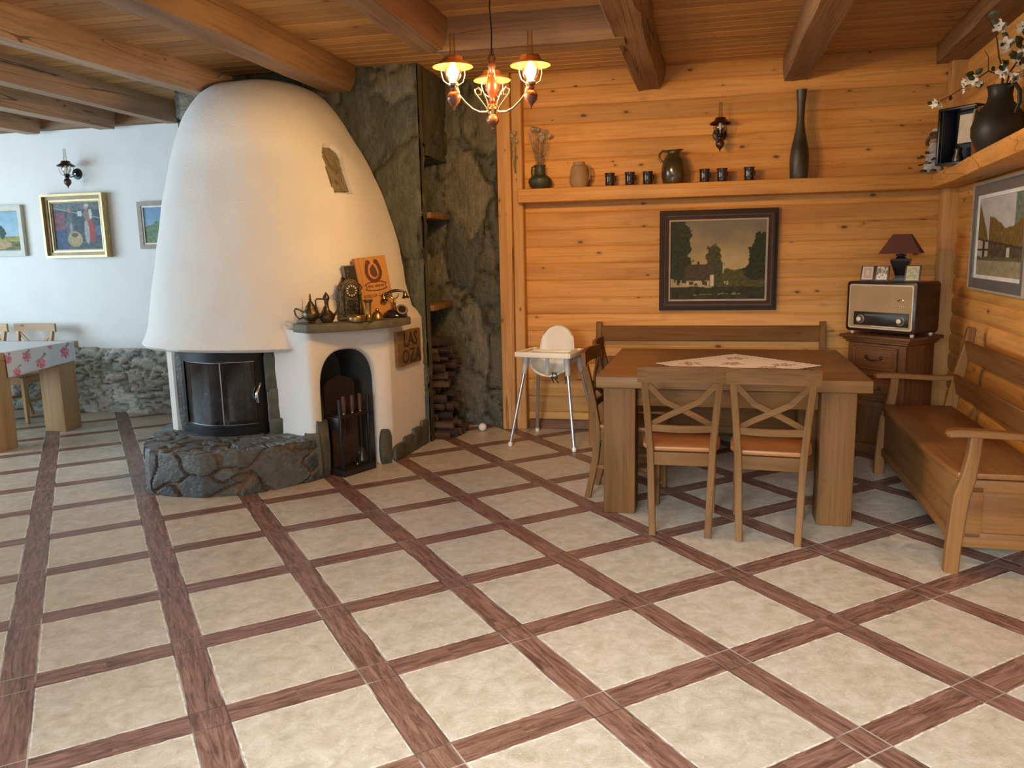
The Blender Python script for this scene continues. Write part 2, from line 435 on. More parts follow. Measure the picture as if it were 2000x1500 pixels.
Ml = tf((-8.7, -2.6, 0), (0, 0, PI / 2)); wall_with_windows('wall_left', 9.5, hl, Ml); windows(hl, Ml)
Mr = tf((xr(1.07) + .11, 1.08, 0), (0, 0, -PI + RW)); wall_with_windows('wall_right_near', 2.95, [], Mr)

# ------------------------------------------------------------------ rough timber
def beam(name, label, p0, p1, wb, wt, z0, z1, mat, rough=.012, parent=None, cat='beam', group=None, bow=0):
    """hewn log: flat narrow bottom, fuller sides"""
    p0 = Vector(p0); p1 = Vector(p1); L = (p1 - p0).length; d = (p1 - p0).normalized(); s = Vector((d.y, -d.x))
    nl = max(6, int(L / .09)); mb = MB(); h = z1 - z0; vs = []; fs = []
    sec = [(-.5, 0, 0), (-.18, 0, 0), (.18, 0, 0), (.5, 0, 0), (.5, .22, .55), (.5, .55, 1), (.5, 1, .9), (-.5, 1, .9), (-.5, .55, 1), (-.5, .22, .55)]
    seed = random.random() * 50
    for i in range(nl + 1):
        t = i / nl; c = p0 + d * (L * t)
        for j, (u, zz, wid) in enumerate(sec):
            w = lerp(wb, wt, wid); q = noise.noise(Vector((i * .19 + seed, j * 1.7, 1.3))) * rough + noise.noise(Vector((i * .7 + seed, j * 2.1, 7.3))) * rough * .4
            off = s * (u * w + (q if u > 0 else -q)); z = z0 + zz * h + (q * .8 if zz < .9 else 0) + bow * (1 - (2 * t - 1) ** 2)
            vs.append((c.x + off.x, c.y + off.y, z if zz < .9 else z1))
    k = len(sec)
    for i in range(nl):
        for j in range(k): fs.append([i * k + j, i * k + (j + 1) % k, (i + 1) * k + (j + 1) % k, (i + 1) * k + j])
    fs.append(list(range(k))[::-1]); fs.append([nl * k + j for j in range(k)])
    mb.add(vs, fs, 0, True)
    o = mb.build(name, mat, parent, angle=32)
    if label: tag(o, label, cat, group)
    return o
BY = wood('old_beam', BEAM_L, BEAM_D, 'Y', .8, .5, .65, .5, crack=1.0)
BX = wood('old_beam', BEAM_L, BEAM_D, 'X', .8, .5, .65, .5, crack=1.0)
Z0 = 2.69
BG = wood('greyed_daylit_beam', (.46, .30, .185), (.28, .17, .098), 'Y', .8, .5, .65, .5, crack=1.0)  # greyer wood; daylight on these left beams is also put into the colour
beam('ceiling_beam', 'thick rough-hewn ceiling beam passing just above the top of the white hood', (-2.76, -1.6), (-2.60, 5.80), .19, .30, Z0, H + .005, BY, .016)
beam('ceiling_beam', 'ceiling beam ending at the left shoulder of the white hood', (-4.15, -1.6), (-3.59, 5.86), .12, .20, Z0, H + .005, BG, .006)
beam('ceiling_beam', 'ceiling beam meeting the white wall just left of the hood', (-4.68, -1.6), (-4.60, 6.62), .11, .18, Z0, H + .005, BG, .006)
beam('ceiling_beam', 'short-looking ceiling beam end above the white wall and framed interior painting', (-5.55, -1.6), (-5.26, 6.60), .15, .20, Z0 - .02, H + .005, BG, .006)
beam('ceiling_beam', 'leftmost ceiling beam, its end above the white wall', (-6.45, -1.6), (-6.07, 6.60), .15, .20, Z0 - .02, H + .005, BG, .006)
beam('ceiling_beam', 'ceiling beam left of the chandelier, joined to the short cross beam', (-1.70, -1.6), (-1.56, 4.90), .15, .24, Z0, H + .005, BY, .010)
beam('ceiling_beam', 'bowed rough ceiling beam right of the chandelier reaching the pine wall', (-.48, -1.6), (-.34, YB - .01), .16, .25, Z0, H + .005, BY, .018)
beam('ceiling_beam', 'rightmost squared ceiling beam reaching the pine wall above the tall bottle vase', (.56, -1.6), (.74, YB - .01), .17, .20, Z0, H + .005, BY, .006)
beam('cross_beam', 'short cross beam with long cracks behind the chandelier', (-1.52, 4.93), (-.40, 4.96), .16, .20, Z0 - .005, H + .005, BX, .008)
beam('wall_plate_beam', 'pale timber wall plate along the top of the white wall', (-8.6, YL - .05), (-4.0, YL - .05), .10, .12, 2.71, H + .005, BX, .004)
beam('wall_plate_beam', 'cracked timber wall plate along the top of the right pine wall', (xr(6.45) - .10, 6.46), (xr(-1) - .10, -1), .20, .20, 2.735, H + .005, BY, .006)

# posts
PZ = wood('old_post', (.64, .335, .105), (.46, .22, .060), 'Z', 1, .6, .5, .2, crack=.8)
mb = MB(); mb.box((-1.475, 6.44, H / 2), (.115, .12, H), .008, 1); mb.box((-1.372, 6.45, H / 2), (.088, .10, H), .008, 1)
tag(mb.build('timber_post', PZ), 'cracked double timber post between the stone wall and the pine wall', 'post')
mb = MB(); mb.box((1.835, 6.435, H / 2), (.14, .11, H), .012, 2)
tag(mb.build('timber_post', PZ), 'cracked timber post in the corner behind the radio', 'post')
mb = MB(); mb.box((.18, YB - .025, .04), (3.0, .03, .08), .006, 1)
tag(mb.build('baseboard_back', wood('dark_skirting', (.20, .09, .035), (.12, .05, .02), 'X')), kind='structure')

# shelves on the pine walls
mb = MB(); mb.box((.165, 6.395, 1.916), (3.03, .19, .108), .012, 2)
tag(mb.build('wall_shelf', wood('shelf_pine', PINE_L, PINE_D, 'X', 1, .5, .45, .15)), 'long pine shelf on the back wall carrying jugs, cups and vases', 'shelf')
poly = [(1.655, 6.30), (1.60, 5.6), (1.50, 4.9), (1.385, 3.95), (1.26, 2.8), (xr(2.8), 2.8), (xr(6.40), 6.40), (1.655, 6.48)]
mb = MB(); mb.prism(poly, 1.865, 1.962, bev=.008)
tag(mb.build('wall_shelf', wood('live_edge_shelf', PINE_L, PINE_D, 'Y', .9, .3, .5, .2, crack=1.0)), 'deep cracked timber shelf on the right wall carrying the jug of blossom', 'shelf')

# ------------------------------------------------------------------ stone
STONE = painted('slate_stone', .5, .62, .9, 34, (16, 16, 2.6))
STONEW = painted('wainscot_stone', .6, .5, .9, 34, (5, 5, 12))
def stone_fn(p, sc, tones, mortar, th, amp, seed=0, mw=1.0):
    q = Vector((p.x * sc[0] + seed, p.y * sc[1] + seed * .7, p.z * sc[2]))
    q = q + Vector((noise.noise(q * 1.7), noise.noise(q * 1.7 + Vector((9, 3, 1))), noise.noise(q * 1.7 + Vector((2, 8, 5))))) * .35
    d, pt = noise.voronoi(q)
    c = noise.cell(pt[0] * 13.37); e = d[1] - d[0]
    g = (noise.cell(pt[0] * 5.1 + Vector((3, 3, 3))) + 1) / 2
    n1 = noise.noise(q * 3.1) * .5 + noise.noise(q * 8.3) * .3 + noise.noise(q * 19) * .2
    tone = tones[int(abs(c) * 997) % len(tones)]
    s = 1 + .35 * n1
    k = min(1, max(0, (e - th * .55) / (th * .6))); k = k * k * (3 - 2 * k)
    return amp * lerp(-.5 + .06 * n1, .55 * g - .1 + .28 * n1 + .25 * min(1, e), k), mix(mortar, tuple(x * s for x in tone), k)
def stone_patch(mb, fn, nu, nv, sc, tones, mortar, th, amp, seed=0, edge=True):
    """fn(u,v) -> point, normal"""
    b = len(mb.v); vs = []; fs = []
    for i in range(nu + 1):
        for j in range(nv + 1):
            p, nrm = fn(i / nu, j / nv); h, c = stone_fn(p, sc, tones, mortar, th, amp, seed)
            vs.append(p + nrm * h); mb.c.append(c)
    w = nv + 1
    for i in range(nu):
        for j in range(nv): fs.append([i * w + j, i * w + j + 1, (i + 1) * w + j + 1, (i + 1) * w + j])
    mb.add(vs, fs, 0, True)
def plane_fn(o, u, v, nrm):
    o = Vector(o); u = Vector(u); v = Vector(v); nrm = Vector(nrm)
    return lambda a, b: (o + u * a + v * b, nrm)
GREEN = [(.075, .076, .046), (.092, .086, .050), (.062, .064, .044), (.112, .100, .060), (.080, .082, .056), (.10, .088, .056), (.055, .057, .040), (.125, .112, .070), (.072, .072, .048), (.066, .070, .046), (.090, .084, .052), (.058, .060, .042), (.080, .076, .050), (.15, .13, .085)]
GM = (.060, .055, .036)
SW = (3.6, 3.6, 2.0)
YS = 5.86; XS = -2.0
mb = MB(); mb.c = []
stone_patch(mb, plane_fn((-4.02, YS, 0), (2.02, 0, 0), (0, 0, H), (0, -1, 0)), 84, 116, SW, GREEN, GM, .03, .035, 3)
stone_patch(mb, plane_fn((XS, YS, 0), (0, .09, 0), (0, 0, H), (1, 0, 0)), 5, 116, SW, GREEN, GM, .03, .02, 3)
stone_patch(mb, plane_fn((XS, YS + .09, 2.22), (0, .64, 0), (0, 0, H - 2.22), (1, 0, 0)), 22, 26, SW, GREEN, GM, .03, .03, 3)
stone_patch(mb, plane_fn((-2.75, YS + .09, 2.22), (.76, 0, 0), (0, .62, 0), (0, 0, -1)), 20, 14, SW, GREEN, GM, .03, .02, 3)
stone_patch(mb, plane_fn((-2.75, YS + .09, 0), (.75, 0, 0), (0, 0, 2.22), (0, 1, 0)), 16, 40, SW, GREEN, GM, .03, .01, 3)
stone_patch(mb, plane_fn((-2.75, 5.95, 0), (0, .62, 0), (0, 0, 2.22), (1, 0, 0)), 12, 50, SW, GREEN, GM, .03, .02, 9)
stone_patch(mb, plane_fn((-4.02, YS, 0), (0, .85, 0), (0, 0, H), (-1, 0, 0)), 18, 60, SW, GREEN, GM, .03, .02, 3)
tag(mb.build('wall_chimney', STONE, angle=60), kind='structure')
mb = MB(); mb.c = []
stone_patch(mb, plane_fn((-2.78, 6.545, 0), (1.25, 0, 0), (0, 0, H), (0, -1, 0)), 58, 120, SW, GREEN, GM, .03, .045, 21)
tag(mb.build('wall_stone_niche', STONE, angle=60), kind='structure')
WAIN = [(.38, .39, .34), (.46, .47, .415), (.33, .34, .31), (.52, .51, .45), (.41, .41, .35), (.46, .41, .35)]
mb = MB(); mb.c = []
def wfn(u, v):
    if v < .86: return Vector((-8.55 + 4.55 * u, YL - .05, .62 * v / .86)), Vector((0, -1, 0))
    k = (v - .86) / .14; return Vector((-8.55 + 4.55 * u, YL - .05 + .08 * k, .62 + .01 * math.sin(PI * k))), Vector((0, -.5, 1))
stone_patch(mb, wfn, 230, 36, (4.6, 4.6, 13.0), WAIN, (.20, .20, .17), .08, .032, 5)
tag(mb.build('trim_1', STONEW, angle=60), kind='structure')
# ------------------------------------------------------------------ fireplace
FP = thing('fireplace', 'white plastered fireplace with tall rounded hood, slate hearth, glass stove and arched alcove', 'fireplace', (0, 0, 0))
RC = plaster('roughcast_plaster', (.79, .765, .715), .9, 75, .45)
HT = [(.87, -3.106, 1.02, 1.13), (.93, -3.106, 1.011, 1.121), (1.05, -3.103, .989, 1.101), (1.2, -3.1, .964, 1.073), (1.4, -3.099, .934, 1.03),
      (1.6, -3.103, .903, .981), (1.8, -3.119, .86, .925), (1.95, -3.132, .818, .878), (2.1, -3.147, .767, .829), (2.2, -3.156, .722, .81),
      (2.3, -3.164, .671, .799), (2.4, -3.173, .621, .77), (2.48, -3.181, .581, .729), (2.55, -3.186, .539, .676), (2.62, -3.198, .49, .601),
      (2.68, -3.218, .442, .512), (2.73, -3.246, .395, .408), (2.77, -3.292, .353, .285), (2.80, -3.30, .25, .12)]
def hood_par(z):
    z = max(z, HT[0][0])
    for a, b in zip(HT, HT[1:]):
        if z <= b[0]:
            t = (z - a[0]) / (b[0] - a[0]); i = HT.index(a); p = HT[max(i - 1, 0)]; q = HT[min(i + 2, len(HT) - 1)]; o = []; dz = b[0] - a[0]
            for k in (1, 2, 3):
                m0 = (b[k] - p[k]) / (b[0] - p[0]) * dz; m1 = (q[k] - a[k]) / (q[0] - a[0]) * dz
                o.append((2 * t ** 3 - 3 * t * t + 1) * a[k] + (t ** 3 - 2 * t * t + t) * m0 + (-2 * t ** 3 + 3 * t * t) * b[k] + (t ** 3 - t * t) * m1)
            return o
    return HT[-1][1:]
def hood_pt(t, z, off=0):
    cx, w, d = hood_par(z); w += off; d += off
    c, s = math.cos(t), math.sin(t); e = 2 / 2.3
    return Vector((cx + w * math.copysign(abs(c) ** e, c), 5.86 - d * abs(s) ** e, z))
def hood_n(t, z):
    a = hood_pt(min(t + .01, PI), z) - hood_pt(max(t - .01, 0), z); b = hood_pt(t, min(z + .02, 2.79)) - hood_pt(t, max(z - .02, .87))
    n = b.cross(a); n = n.normalized()
    return n if n.y < .2 else -n
def in_vent(p, g=0.0):
    """arched slot on the right of the hood"""
    f = (p.z - 1.93) / .32
    xc = -2.413 - .122 * f; hw = .026 + g
    if f < -g * 3 or p.y > 5.62: return False
    if f > .72: hw = (.026 + g) * math.sqrt(max(0, 1 - ((f - .72) / (.28 + g * 3)) ** 2))
    return abs(p.x - xc) < hw and f < 1 + g * 3
NT_, NZ_ = 210, 130
mb = MB(); vs = []; fs = []
zz = [.87 + (2.80 - .87) * (i / NZ_) for i in range(NZ_ + 1)]
for z in zz:
    for j in range(NT_ + 1):
        t = .02 + (PI - .04) * (j / NT_); p = hood_pt(t, z); n = hood_n(t, z)
        q = .008 * noise.noise(p * 2.1) + .0045 * noise.noise(p * 6)
        if in_vent(p, .010): q -= .055
        if z < 1.0: q += .03 * (1 - (z - .87) / .13) ** 2
        vs.append(p + n * q)
k = NT_ + 1
for i in range(NZ_):
    for j in range(NT_): fs.append([i * k + j, i * k + j + 1, (i + 1) * k + j + 1, (i + 1) * k + j])
b0 = len(vs)
for j in range(NT_ + 1):                                     # rounded lip and underside
    t = .02 + (PI - .04) * (j / NT_); n = hood_n(t, .87)
    vs.append(hood_pt(t, .87) + n * .012 + Vector((0, 0, -.018)))
for j in range(NT_ + 1):
    t = .02 + (PI - .04) * (j / NT_); vs.append(hood_pt(t, .87, -.30) + Vector((0, 0, -.012)))
for j in range(NT_): fs += [[j, j + 1, b0 + j + 1, b0 + j], [b0 + j, b0 + j + 1, b0 + k + j + 1, b0 + k + j]]
fs.append([NZ_ * k + j for j in range(k)])
mb.add(vs, fs, 0, True); mb.build('hood', RC, FP, angle=70)
# reed filling of the slot
mb = MB(); vs = []; fs = []; rows = 40
for i in range(rows + 1):
    f = i / rows; z = 1.93 + .32 * f
    xc = -2.413 - .122 * f
    for jx in (-.036, -.024, -.012, 0, .012, .024, .036):
        best = min((hood_pt(.25 + .004 * q, z) for q in range(150)), key=lambda p: abs(p.x - xc - jx))
        vs.append(best + Vector((-.30, .36, 0)).normalized() * .035 + Vector((.3, -.36, 0)).normalized() * .004 * noise.noise(Vector((jx * 300, f * 9, 2))))
for i in range(rows):
    for j in range(6): fs.append([i * 7 + j, i * 7 + j + 1, (i + 1) * 7 + j + 1, (i + 1) * 7 + j])
mb.add(vs, fs, 0, True)
tag(mb.build('vent_filling', wood('dry_reed', (.34, .27, .165), (.09, .07, .042), 'Z', 4.5, 0, .85, .8), FP), 'narrow arched slot filled with dry reeds')

# plaster body with alcove
E_ = Vector((-2.43, 4.78, 0)); F_ = Vector((-2.08, 5.25, 0)); G_ = Vector((-2.03, 5.90, 0)); ZT = 1.0
d_ = (F_ - E_).normalized(); n_ = Vector((d_.y, -d_.x, 0)); LP = (F_ - E_).length
s0, s1, zs_, zr_ = .055, .470, .58, .27
def arch(g=0, k=18):
    pts = [(s0 - g, 0), (s0 - g, zs_ * .5)]
    c = (s0 + s1) / 2; w = (s1 - s0) / 2 + g
    for i in range(k + 1):
        a = PI - PI * i / k
        x = math.cos(a); y = math.sin(a)
        pts.append((c + w * math.copysign(abs(x) ** .8, x), zs_ + (zr_ + g) * abs(y) ** .8))
    pts += [(s1 + g, zs_ * .5), (s1 + g, 0)]
    return pts
def P3(s, z, dep=0): return E_ + d_ * s - n_ * dep + Vector((0, 0, z))
bm = bmesh.new()
front = [bm.verts.new(P3(s, z)) for s, z in arch(.022)]
def to_edge(s, z):
    cx_ = (s0 + s1) / 2; L1 = LP - .03; dx, dz = s - cx_, z
    ks = [((0 if dx < 0 else L1) - cx_) / dx if abs(dx) > 1e-6 else 1e9, ZT / dz if dz > 1e-6 else 1e9]; k_ = min(ks)
    return cx_ + dx * k_, dz * k_
op = [to_edge(s, z) for s, z in arch(.022)]
for cxy in ((0, ZT), (LP - .03, ZT)):
    i_ = min(range(len(op)), key=lambda q: math.hypot(op[q][0] - cxy[0], op[q][1] - cxy[1])); op[i_] = cxy
outer = [bm.verts.new(P3(s, z)) for s, z in op]
for a, b, c, d in zip(front, front[1:], outer[1:], outer): bm.faces.new((a, b, c, d))
prev = front
for g, dep in ((.008, .012), (0, .035), (-.001, .05)):
    cur = [bm.verts.new(P3(s, z, dep)) for s, z in arch(g)]
    for a, b, c, d in zip(prev, prev[1:], cur[1:], cur): bm.faces.new((a, b, c, d))
    prev = cur
mb = MB(); mb.bm(bm, 0, False)
def wallstrip(pts, z0, z1, smooth=True):
    vs = []; fs = []
    for p in pts: vs += [(p[0], p[1], z0), (p[0], p[1], z1)]
    for i in range(len(pts) - 1): fs.append([2 * i, 2 * i + 2, 2 * i + 3, 2 * i + 1])
    mb.add(vs, fs, 0, smooth)
wallstrip([(-2.86, 5.4), (-2.85, 4.90), (-2.82, 4.885), (-2.72, 4.86), (-2.62, 4.825), (-2.53, 4.79), (-2.47, 4.768), (-2.44, 4.77), tuple(E_)[:2]], 0, ZT)
Fq = F_ - d_ * .03; Fr = F_ + (G_ - F_).normalized() * .03
wallstrip([tuple(Fq)[:2], (F_.x - .006, F_.y - .004), (F_.x + .001, F_.y + .008), tuple(Fr)[:2], tuple(G_)[:2]], 0, ZT)
vs = []; fs = []
for i in range(21):
    k_ = i / 20; a = E_.lerp(F_, k_ * 2) if k_ < .5 else F_.lerp(G_, k_ * 2 - 1); m_ = hood_pt(lerp(1.02, .02, k_), 1.09, .022); b = hood_pt(lerp(1.02, .02, k_), 1.30, -.004)
    vs += [(a.x, a.y, ZT - .002), tuple(m_), tuple(b)]
for i in range(20): fs += [[3 * i, 3 * i + 3, 3 * i + 4, 3 * i + 1], [3 * i + 1, 3 * i + 4, 3 * i + 5, 3 * i + 2]]
mb.add(vs, fs, 0, True)
mb.add([(-2.86, 5.86, ZT), (-2.85, 4.90, ZT), (-2.72, 4.86, ZT), (-2.47, 4.768, ZT), (E_.x, E_.y, ZT), (F_.x, F_.y, ZT), (G_.x, G_.y, ZT)], [[0, 1, 2, 3, 4, 5, 6]])
mb.build('plaster_body', RC, FP, angle=50)
mb = MB(); mb.prism([(-3.63, 4.93), (-3.60, 4.885), (-3.55, 4.87), (-3.50, 4.89), (-3.47, 5.0), (-3.47, 5.86), (-3.95, 5.86)], .2, .95); mb.build('plaster_jamb', RC, FP)
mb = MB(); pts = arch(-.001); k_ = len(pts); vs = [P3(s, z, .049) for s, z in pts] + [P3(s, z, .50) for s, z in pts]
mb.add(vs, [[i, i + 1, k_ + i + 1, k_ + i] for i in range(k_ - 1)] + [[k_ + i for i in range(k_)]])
tag(mb.build('alcove_lining', plain('shade_dark_plaster', (.085, .088, .085), .9, 0, .25, 6), FP), 'inside of the arched alcove, its shade painted in as dark colour')  # plaster lining; shade inside the recess is put into its dark colour
# hearth
HO = [(-3.345, 4.265), (-3.15, 4.245), (-2.96, 4.245), (-2.75, 4.325), (-2.58, 4.50), (-2.44, 4.685), (-2.40, 4.79), (-2.44, 4.84), (-2.70, 5.0), (-3.2, 5.15), (-3.78, 5.25), (-3.74, 4.95), (-3.66, 4.70), (-3.52, 4.46), (-3.40, 4.30)]
def resample(P, n):
    P = [Vector((*p, 0)) for p in P]; P.append(P[0]); L = [0]
    for a, b in zip(P, P[1:]): L.append(L[-1] + (b - a).length)
    out = []
    for i in range(n):
        t = L[-1] * i / n; k = max(q for q in range(len(L)) if L[q] <= t + 1e-9); k = min(k, len(P) - 2)
        out.append(P[k].lerp(P[k + 1], (t - L[k]) / (L[k + 1] - L[k])))
    return out
HB = resample(HO, 400); HC = Vector((-3.05, 4.80, 0))
SLATE = [(.045, .055, .058), (.062, .072, .072), (.036, .042, .044), (.080, .088, .085), (.055, .060, .052), (.10, .105, .098)]
MORT = (.150, .105, .062)
mb = MB(); mb.c = []; vs = []; fs = []; nb = len(HB); lev = 26
for i in range(lev + 1):
    z = .275 * i / lev
    for j, p in enumerate(HB):
        t = (HB[(j + 1) % nb] - HB[j - 1]).normalized(); n = Vector((t.y, -t.x, 0))
        q = p + Vector((0, 0, z)); h, c = stone_fn(q, (3.6, 3.6, 4.2), SLATE, MORT, .07, .030, 6)
        vs.append(q + n * (h - .012 * (z / .275) ** 3)); mb.c.append(c)
tops = 26
for i in range(1, tops + 1):
    f = 1 - i / (tops + 1.0)
    for p in HB:
        q = HC + (p - HC) * f + Vector((0, 0, .275)); h, c = stone_fn(q, (7, 7, 7), [(.10, .115, .12), (.13, .145, .15), (.085, .095, .10), (.16, .17, .17)], (.06, .06, .058), .05, .03, 4)
        vs.append(q + Vector((0, 0, h * .7))); mb.c.append(c)
for i in range(lev + tops):
    for j in range(nb): fs.append([i * nb + j, i * nb + (j + 1) % nb, (i + 1) * nb + (j + 1) % nb, (i + 1) * nb + j])
fs.append([(lev + tops) * nb + j for j in range(nb)])
mb.add(vs, fs, 0, True); tag(mb.build('hearth', painted('hearth_slate', .5, .4, .9, 45, (7, 7, 9)), FP, angle=35), 'low slate hearth with brown mortar joints')
# slate slabs set in the plaster
SLAB = plain('grey_green_slate', (.078, .078, .054), .6, 0, .35, 9, .8, 30)
SLABD = plain('dark_slate', (.050, .052, .046), .6, 0, .35, 9, .8, 30)
def slab(M, w, h, t, mat, seed, lobes=.16):
    rnd = random.Random(seed); pts = []; n = 26
    for i in range(n):
        a = 2 * PI * i / n; c, s = math.cos(a), math.sin(a); e = .34
        x = w / 2 * math.copysign(abs(c) ** e, c); y = h / 2 * math.copysign(abs(s) ** e, s)
        k = 1 + lobes * noise.noise(Vector((c * 1.3 + seed * 3.1, s * 1.3, seed)))
        pts.append((x * k, y * k))
    m_ = MB(); m_.prism(pts, -t / 2, t / 2, M=M, bev=min(.008, t * .3))
    for i, v in enumerate(m_.v): m_.v[i] = v + Vector((noise.noise(v * 9), noise.noise(v * 9 + Vector((5, 0, 0))), noise.noise(v * 9 + Vector((0, 5, 0))))) * .006
    return m_.build('slate_slab', mat, FP)
def wallM(p, n, up=(0, 0, 1)):
    n = Vector(n).normalized(); u = Vector(up); x = u.cross(n).normalized(); y = n.cross(x)
    T = Matrix((x, y, n)).transposed().to_4x4(); T.translation = p; return T
nz = (-.22, -1, 0)
slab(wallM((-2.795, 4.885, .71), (.2, -1, 0)), .085, .27, .05, SLAB, 1)
slab(wallM((-2.785, 4.885, .475), (.2, -1, 0)), .085, .23, .055, SLAB, 2)
slab(wallM((-2.765, 4.88, .325), (.2, -1, 0)), .12, .13, .055, SLAB, 3)
slab(wallM((-3.49, 4.885, .56), (-.1, -1, 0)), .07, .62, .05, SLABD, 4)
slab(wallM(P3(.035, .20, .0), n_), .085, .40, .05, SLAB, 5)
slab(wallM(P3(-.035, .17, .005), n_ + Vector((-.3, -.3, 0))), .11, .30, .06, SLAB, 6)
slab(wallM(P3(LP - .062, .115, .0), n_), .095, .25, .04, SLAB, 7)
rt = (G_ - F_).normalized(); rn = Vector((rt.y, -rt.x, 0))
for i in range(4): slab(wallM(F_ + rt * (.08 + .16 * i) + Vector((0, 0, .055 + .012 * i)), rn), .165, .12 + .03 * i, .05, SLAB, 8 + i, .08)
# stove
ST = bpy.data.objects.new('stove_insert', None); link(ST, FP)
BLK = plain('black_stove_steel', (.018, .019, .021), .42, .6, .1)
A_ = Vector((-3.455, 4.86, 0)); B_ = Vector((-2.845, 4.925, 0)); ch = (B_ - A_); cn = Vector((ch.y, -ch.x, 0)).normalized()
def arcp(t, z, off=0): return A_ + ch * t + cn * (.15 * (1 - (2 * t - 1) ** 2) + off) + Vector((0, 0, z))
def arcstrip(mb, t0, t1, z0, z1, o0, o1, n=26):
    vs = []; fs = []
    for i in range(n + 1):
        t = lerp(t0, t1, i / n)
        vs += [arcp(t, z0, o0), arcp(t, z0, o1), arcp(t, z1, o1), arcp(t, z1, o0)]
    for i in range(n):
        for j in range(4): fs.append([4 * i + j, 4 * i + (j + 1) % 4, 4 * i + 4 + (j + 1) % 4, 4 * i + 4 + j])
    fs += [[0, 1, 2, 3], [4 * n + 3, 4 * n + 2, 4 * n + 1, 4 * n]]
    mb.add(vs, fs, 0, True)
mb = MB()
arcstrip(mb, 0, 1, .785, .875, -.02, .022); arcstrip(mb, 0, 1, .285, .335, -.02, .040); arcstrip(mb, 0, 1, .335, .350, -.02, .024)
arcstrip(mb, 0, .035, .33, .80, -.02, .016, 3); arcstrip(mb, .90, 1, .33, .80, -.02, .016, 6)
mb.build('stove_frame', BLK, ST, angle=35)
mb = MB(); bp = [A_ + Vector((0, .0, 0)), B_, B_ + Vector((-.03, .38, 0)), A_ + Vector((.03, .38, 0))]
mb.prism([(p.x, p.y) for p in bp], .29, .86); mb.build('firebox', plain('firebox_black', (.012, .012, .012), .8), ST)
gn = NT('stove_glass_painted_haze'); sm = gn.noise(gn.mapping(gn.coord(), (3, 3, 2.2)), 2.2, 4, .6, 1.2)
gc = gn.ramp(sm, [(.42, (.008, .009, .010)), (.62, (.018, .019, .020)), (.76, (.075, .10, .125))])  # bluish last stop paints the window's reflected haze into the dark glass
GL = gn.base(gc, .07, 0, .45)
mb = MB(); arcstrip(mb, .035, .90, .35, .785, -.012, .004, 30); mb.build('glass_door', GL, ST, angle=35)
mb = MB(); arcstrip(mb, .555, .567, .345, .79, .003, .009, 2); arcstrip(mb, .03, .90, .342, .352, .003, .008); arcstrip(mb, .03, .90, .780, .790, .003, .008)
tag(mb.build('glass_joint', plain('brushed_steel', (.45, .45, .44), .3, .9), ST), 'bright steel joint strip of the curved glass')
mb = MB(); q = [arcp(.915, .50, .035), arcp(.915, .535, .05), arcp(.925, .565, .06), arcp(.94, .60, .05), arcp(.945, .63, .02)]
mb.tube(q, [.013, .014, .010, .008, .008], 10); mb.tube([arcp(.915, .50, .035), arcp(.912, .488, .03)], [.013, .004], 10)
tag(mb.build('door_handle', plain('chrome', (.7, .7, .7), .12, 1), ST), 'curved chrome stove handle')
# mantel
mb = MB(); mp = [(-2.575, 4.80), (-2.42, 4.715), (-2.29, 4.795), (-2.15, 4.90), (-1.985, 5.11), (-1.945, 5.37), (-2.05, 5.46), (-2.25, 5.40), (-2.60, 4.98)]
mb.prism(mp, .985, 1.042, bev=.012)
for i, v in enumerate(mb.v):
    mb.v[i] = v + Vector((noise.noise(v * 12), noise.noise(v * 12 + Vector((7, 0, 0))), .35 * noise.noise(v * 15))) * .008
tag(mb.build('mantel_shelf', plain('mantel_slate', (.105, .092, .055), .65, 0, .4, 8, .9, 24), FP), 'rough slate mantel slab')

# ------------------------------------------------------------------ things on the mantel
BRASS = plain('old_brass', (.30, .205, .085), .33, .9, .25, 30)
BRASSD = plain('dark_brass', (.115, .082, .042), .36, .85, .4, 40, .3, 90)
ZM = 1.044
t = thing('teapot', 'small dark brass teapot with domed lid at the left end of the mantel', 'teapot', (-2.440, 4.818, ZM), R(22))
mb = MB(); mb.lathe([(0, 0), (.026, 0), (.030, .006), (.024, .014), (.046, .030), (.056, .052), (.052, .074), (.036, .094), (.034, .100), (0, .100)], 28); mb.build('body', BRASSD, t)
mb = MB(); mb.lathe([(.037, .098), (.034, .108), (.020, .128), (.012, .142), (.006, .150), (.009, .158), (.005, .166), (.007, .174), (.004, .192), (0, .194)], 20); mb.build('lid', BRASSD, t)
mb = MB(); mb.tube([(-.048, 0, .075), (-.075, 0, .092), (-.098, 0, .098), (-.105, 0, .085), (-.098, 0, .055), (-.075, 0, .030), (-.050, 0, .040)], .0055, 8); mb.build('handle', BRASSD, t)
mb = MB(); mb.tube([(.046, 0, .045), (.070, 0, .058), (.082, 0, .085), (.090, 0, .108)], [.014, .011, .007, .006], 10); mb.build('spout', BRASSD, t)
t = thing('ewer', 'slender brass ewer with square handle next to the teapot on the mantel', 'ewer', (-2.352, 4.872, ZM), R(205))
mb = MB(); mb.lathe([(0, 0), (.034, 0), (.036, .006), (.050, .025), (.052, .045), (.036, .066), (.018, .085), (.013, .115), (.014, .140), (.022, .156), (.022, .164), (0, .165)], 28); mb.build('body', BRASSD, t)
mb = MB(); mb.lathe([(.023, .164), (.018, .178), (.008, .192), (.003, .200), (0, .201)], 18); mb.build('lid', BRASSD, t)
mb = MB(); mb.tube([(.018, 0, .156), (.060, 0, .158), (.070, 0, .148), (.068, 0, .110), (.058, 0, .075), (.046, 0, .050)], .005, 8); mb.build('handle', BRASSD, t)
mb = MB(); mb.tube([(-.045, 0, .045), (-.068, 0, .075), (-.075, 0, .115), (-.082, 0, .135)], [.010, .008, .006, .004], 8); mb.build('spout', BRASSD, t)
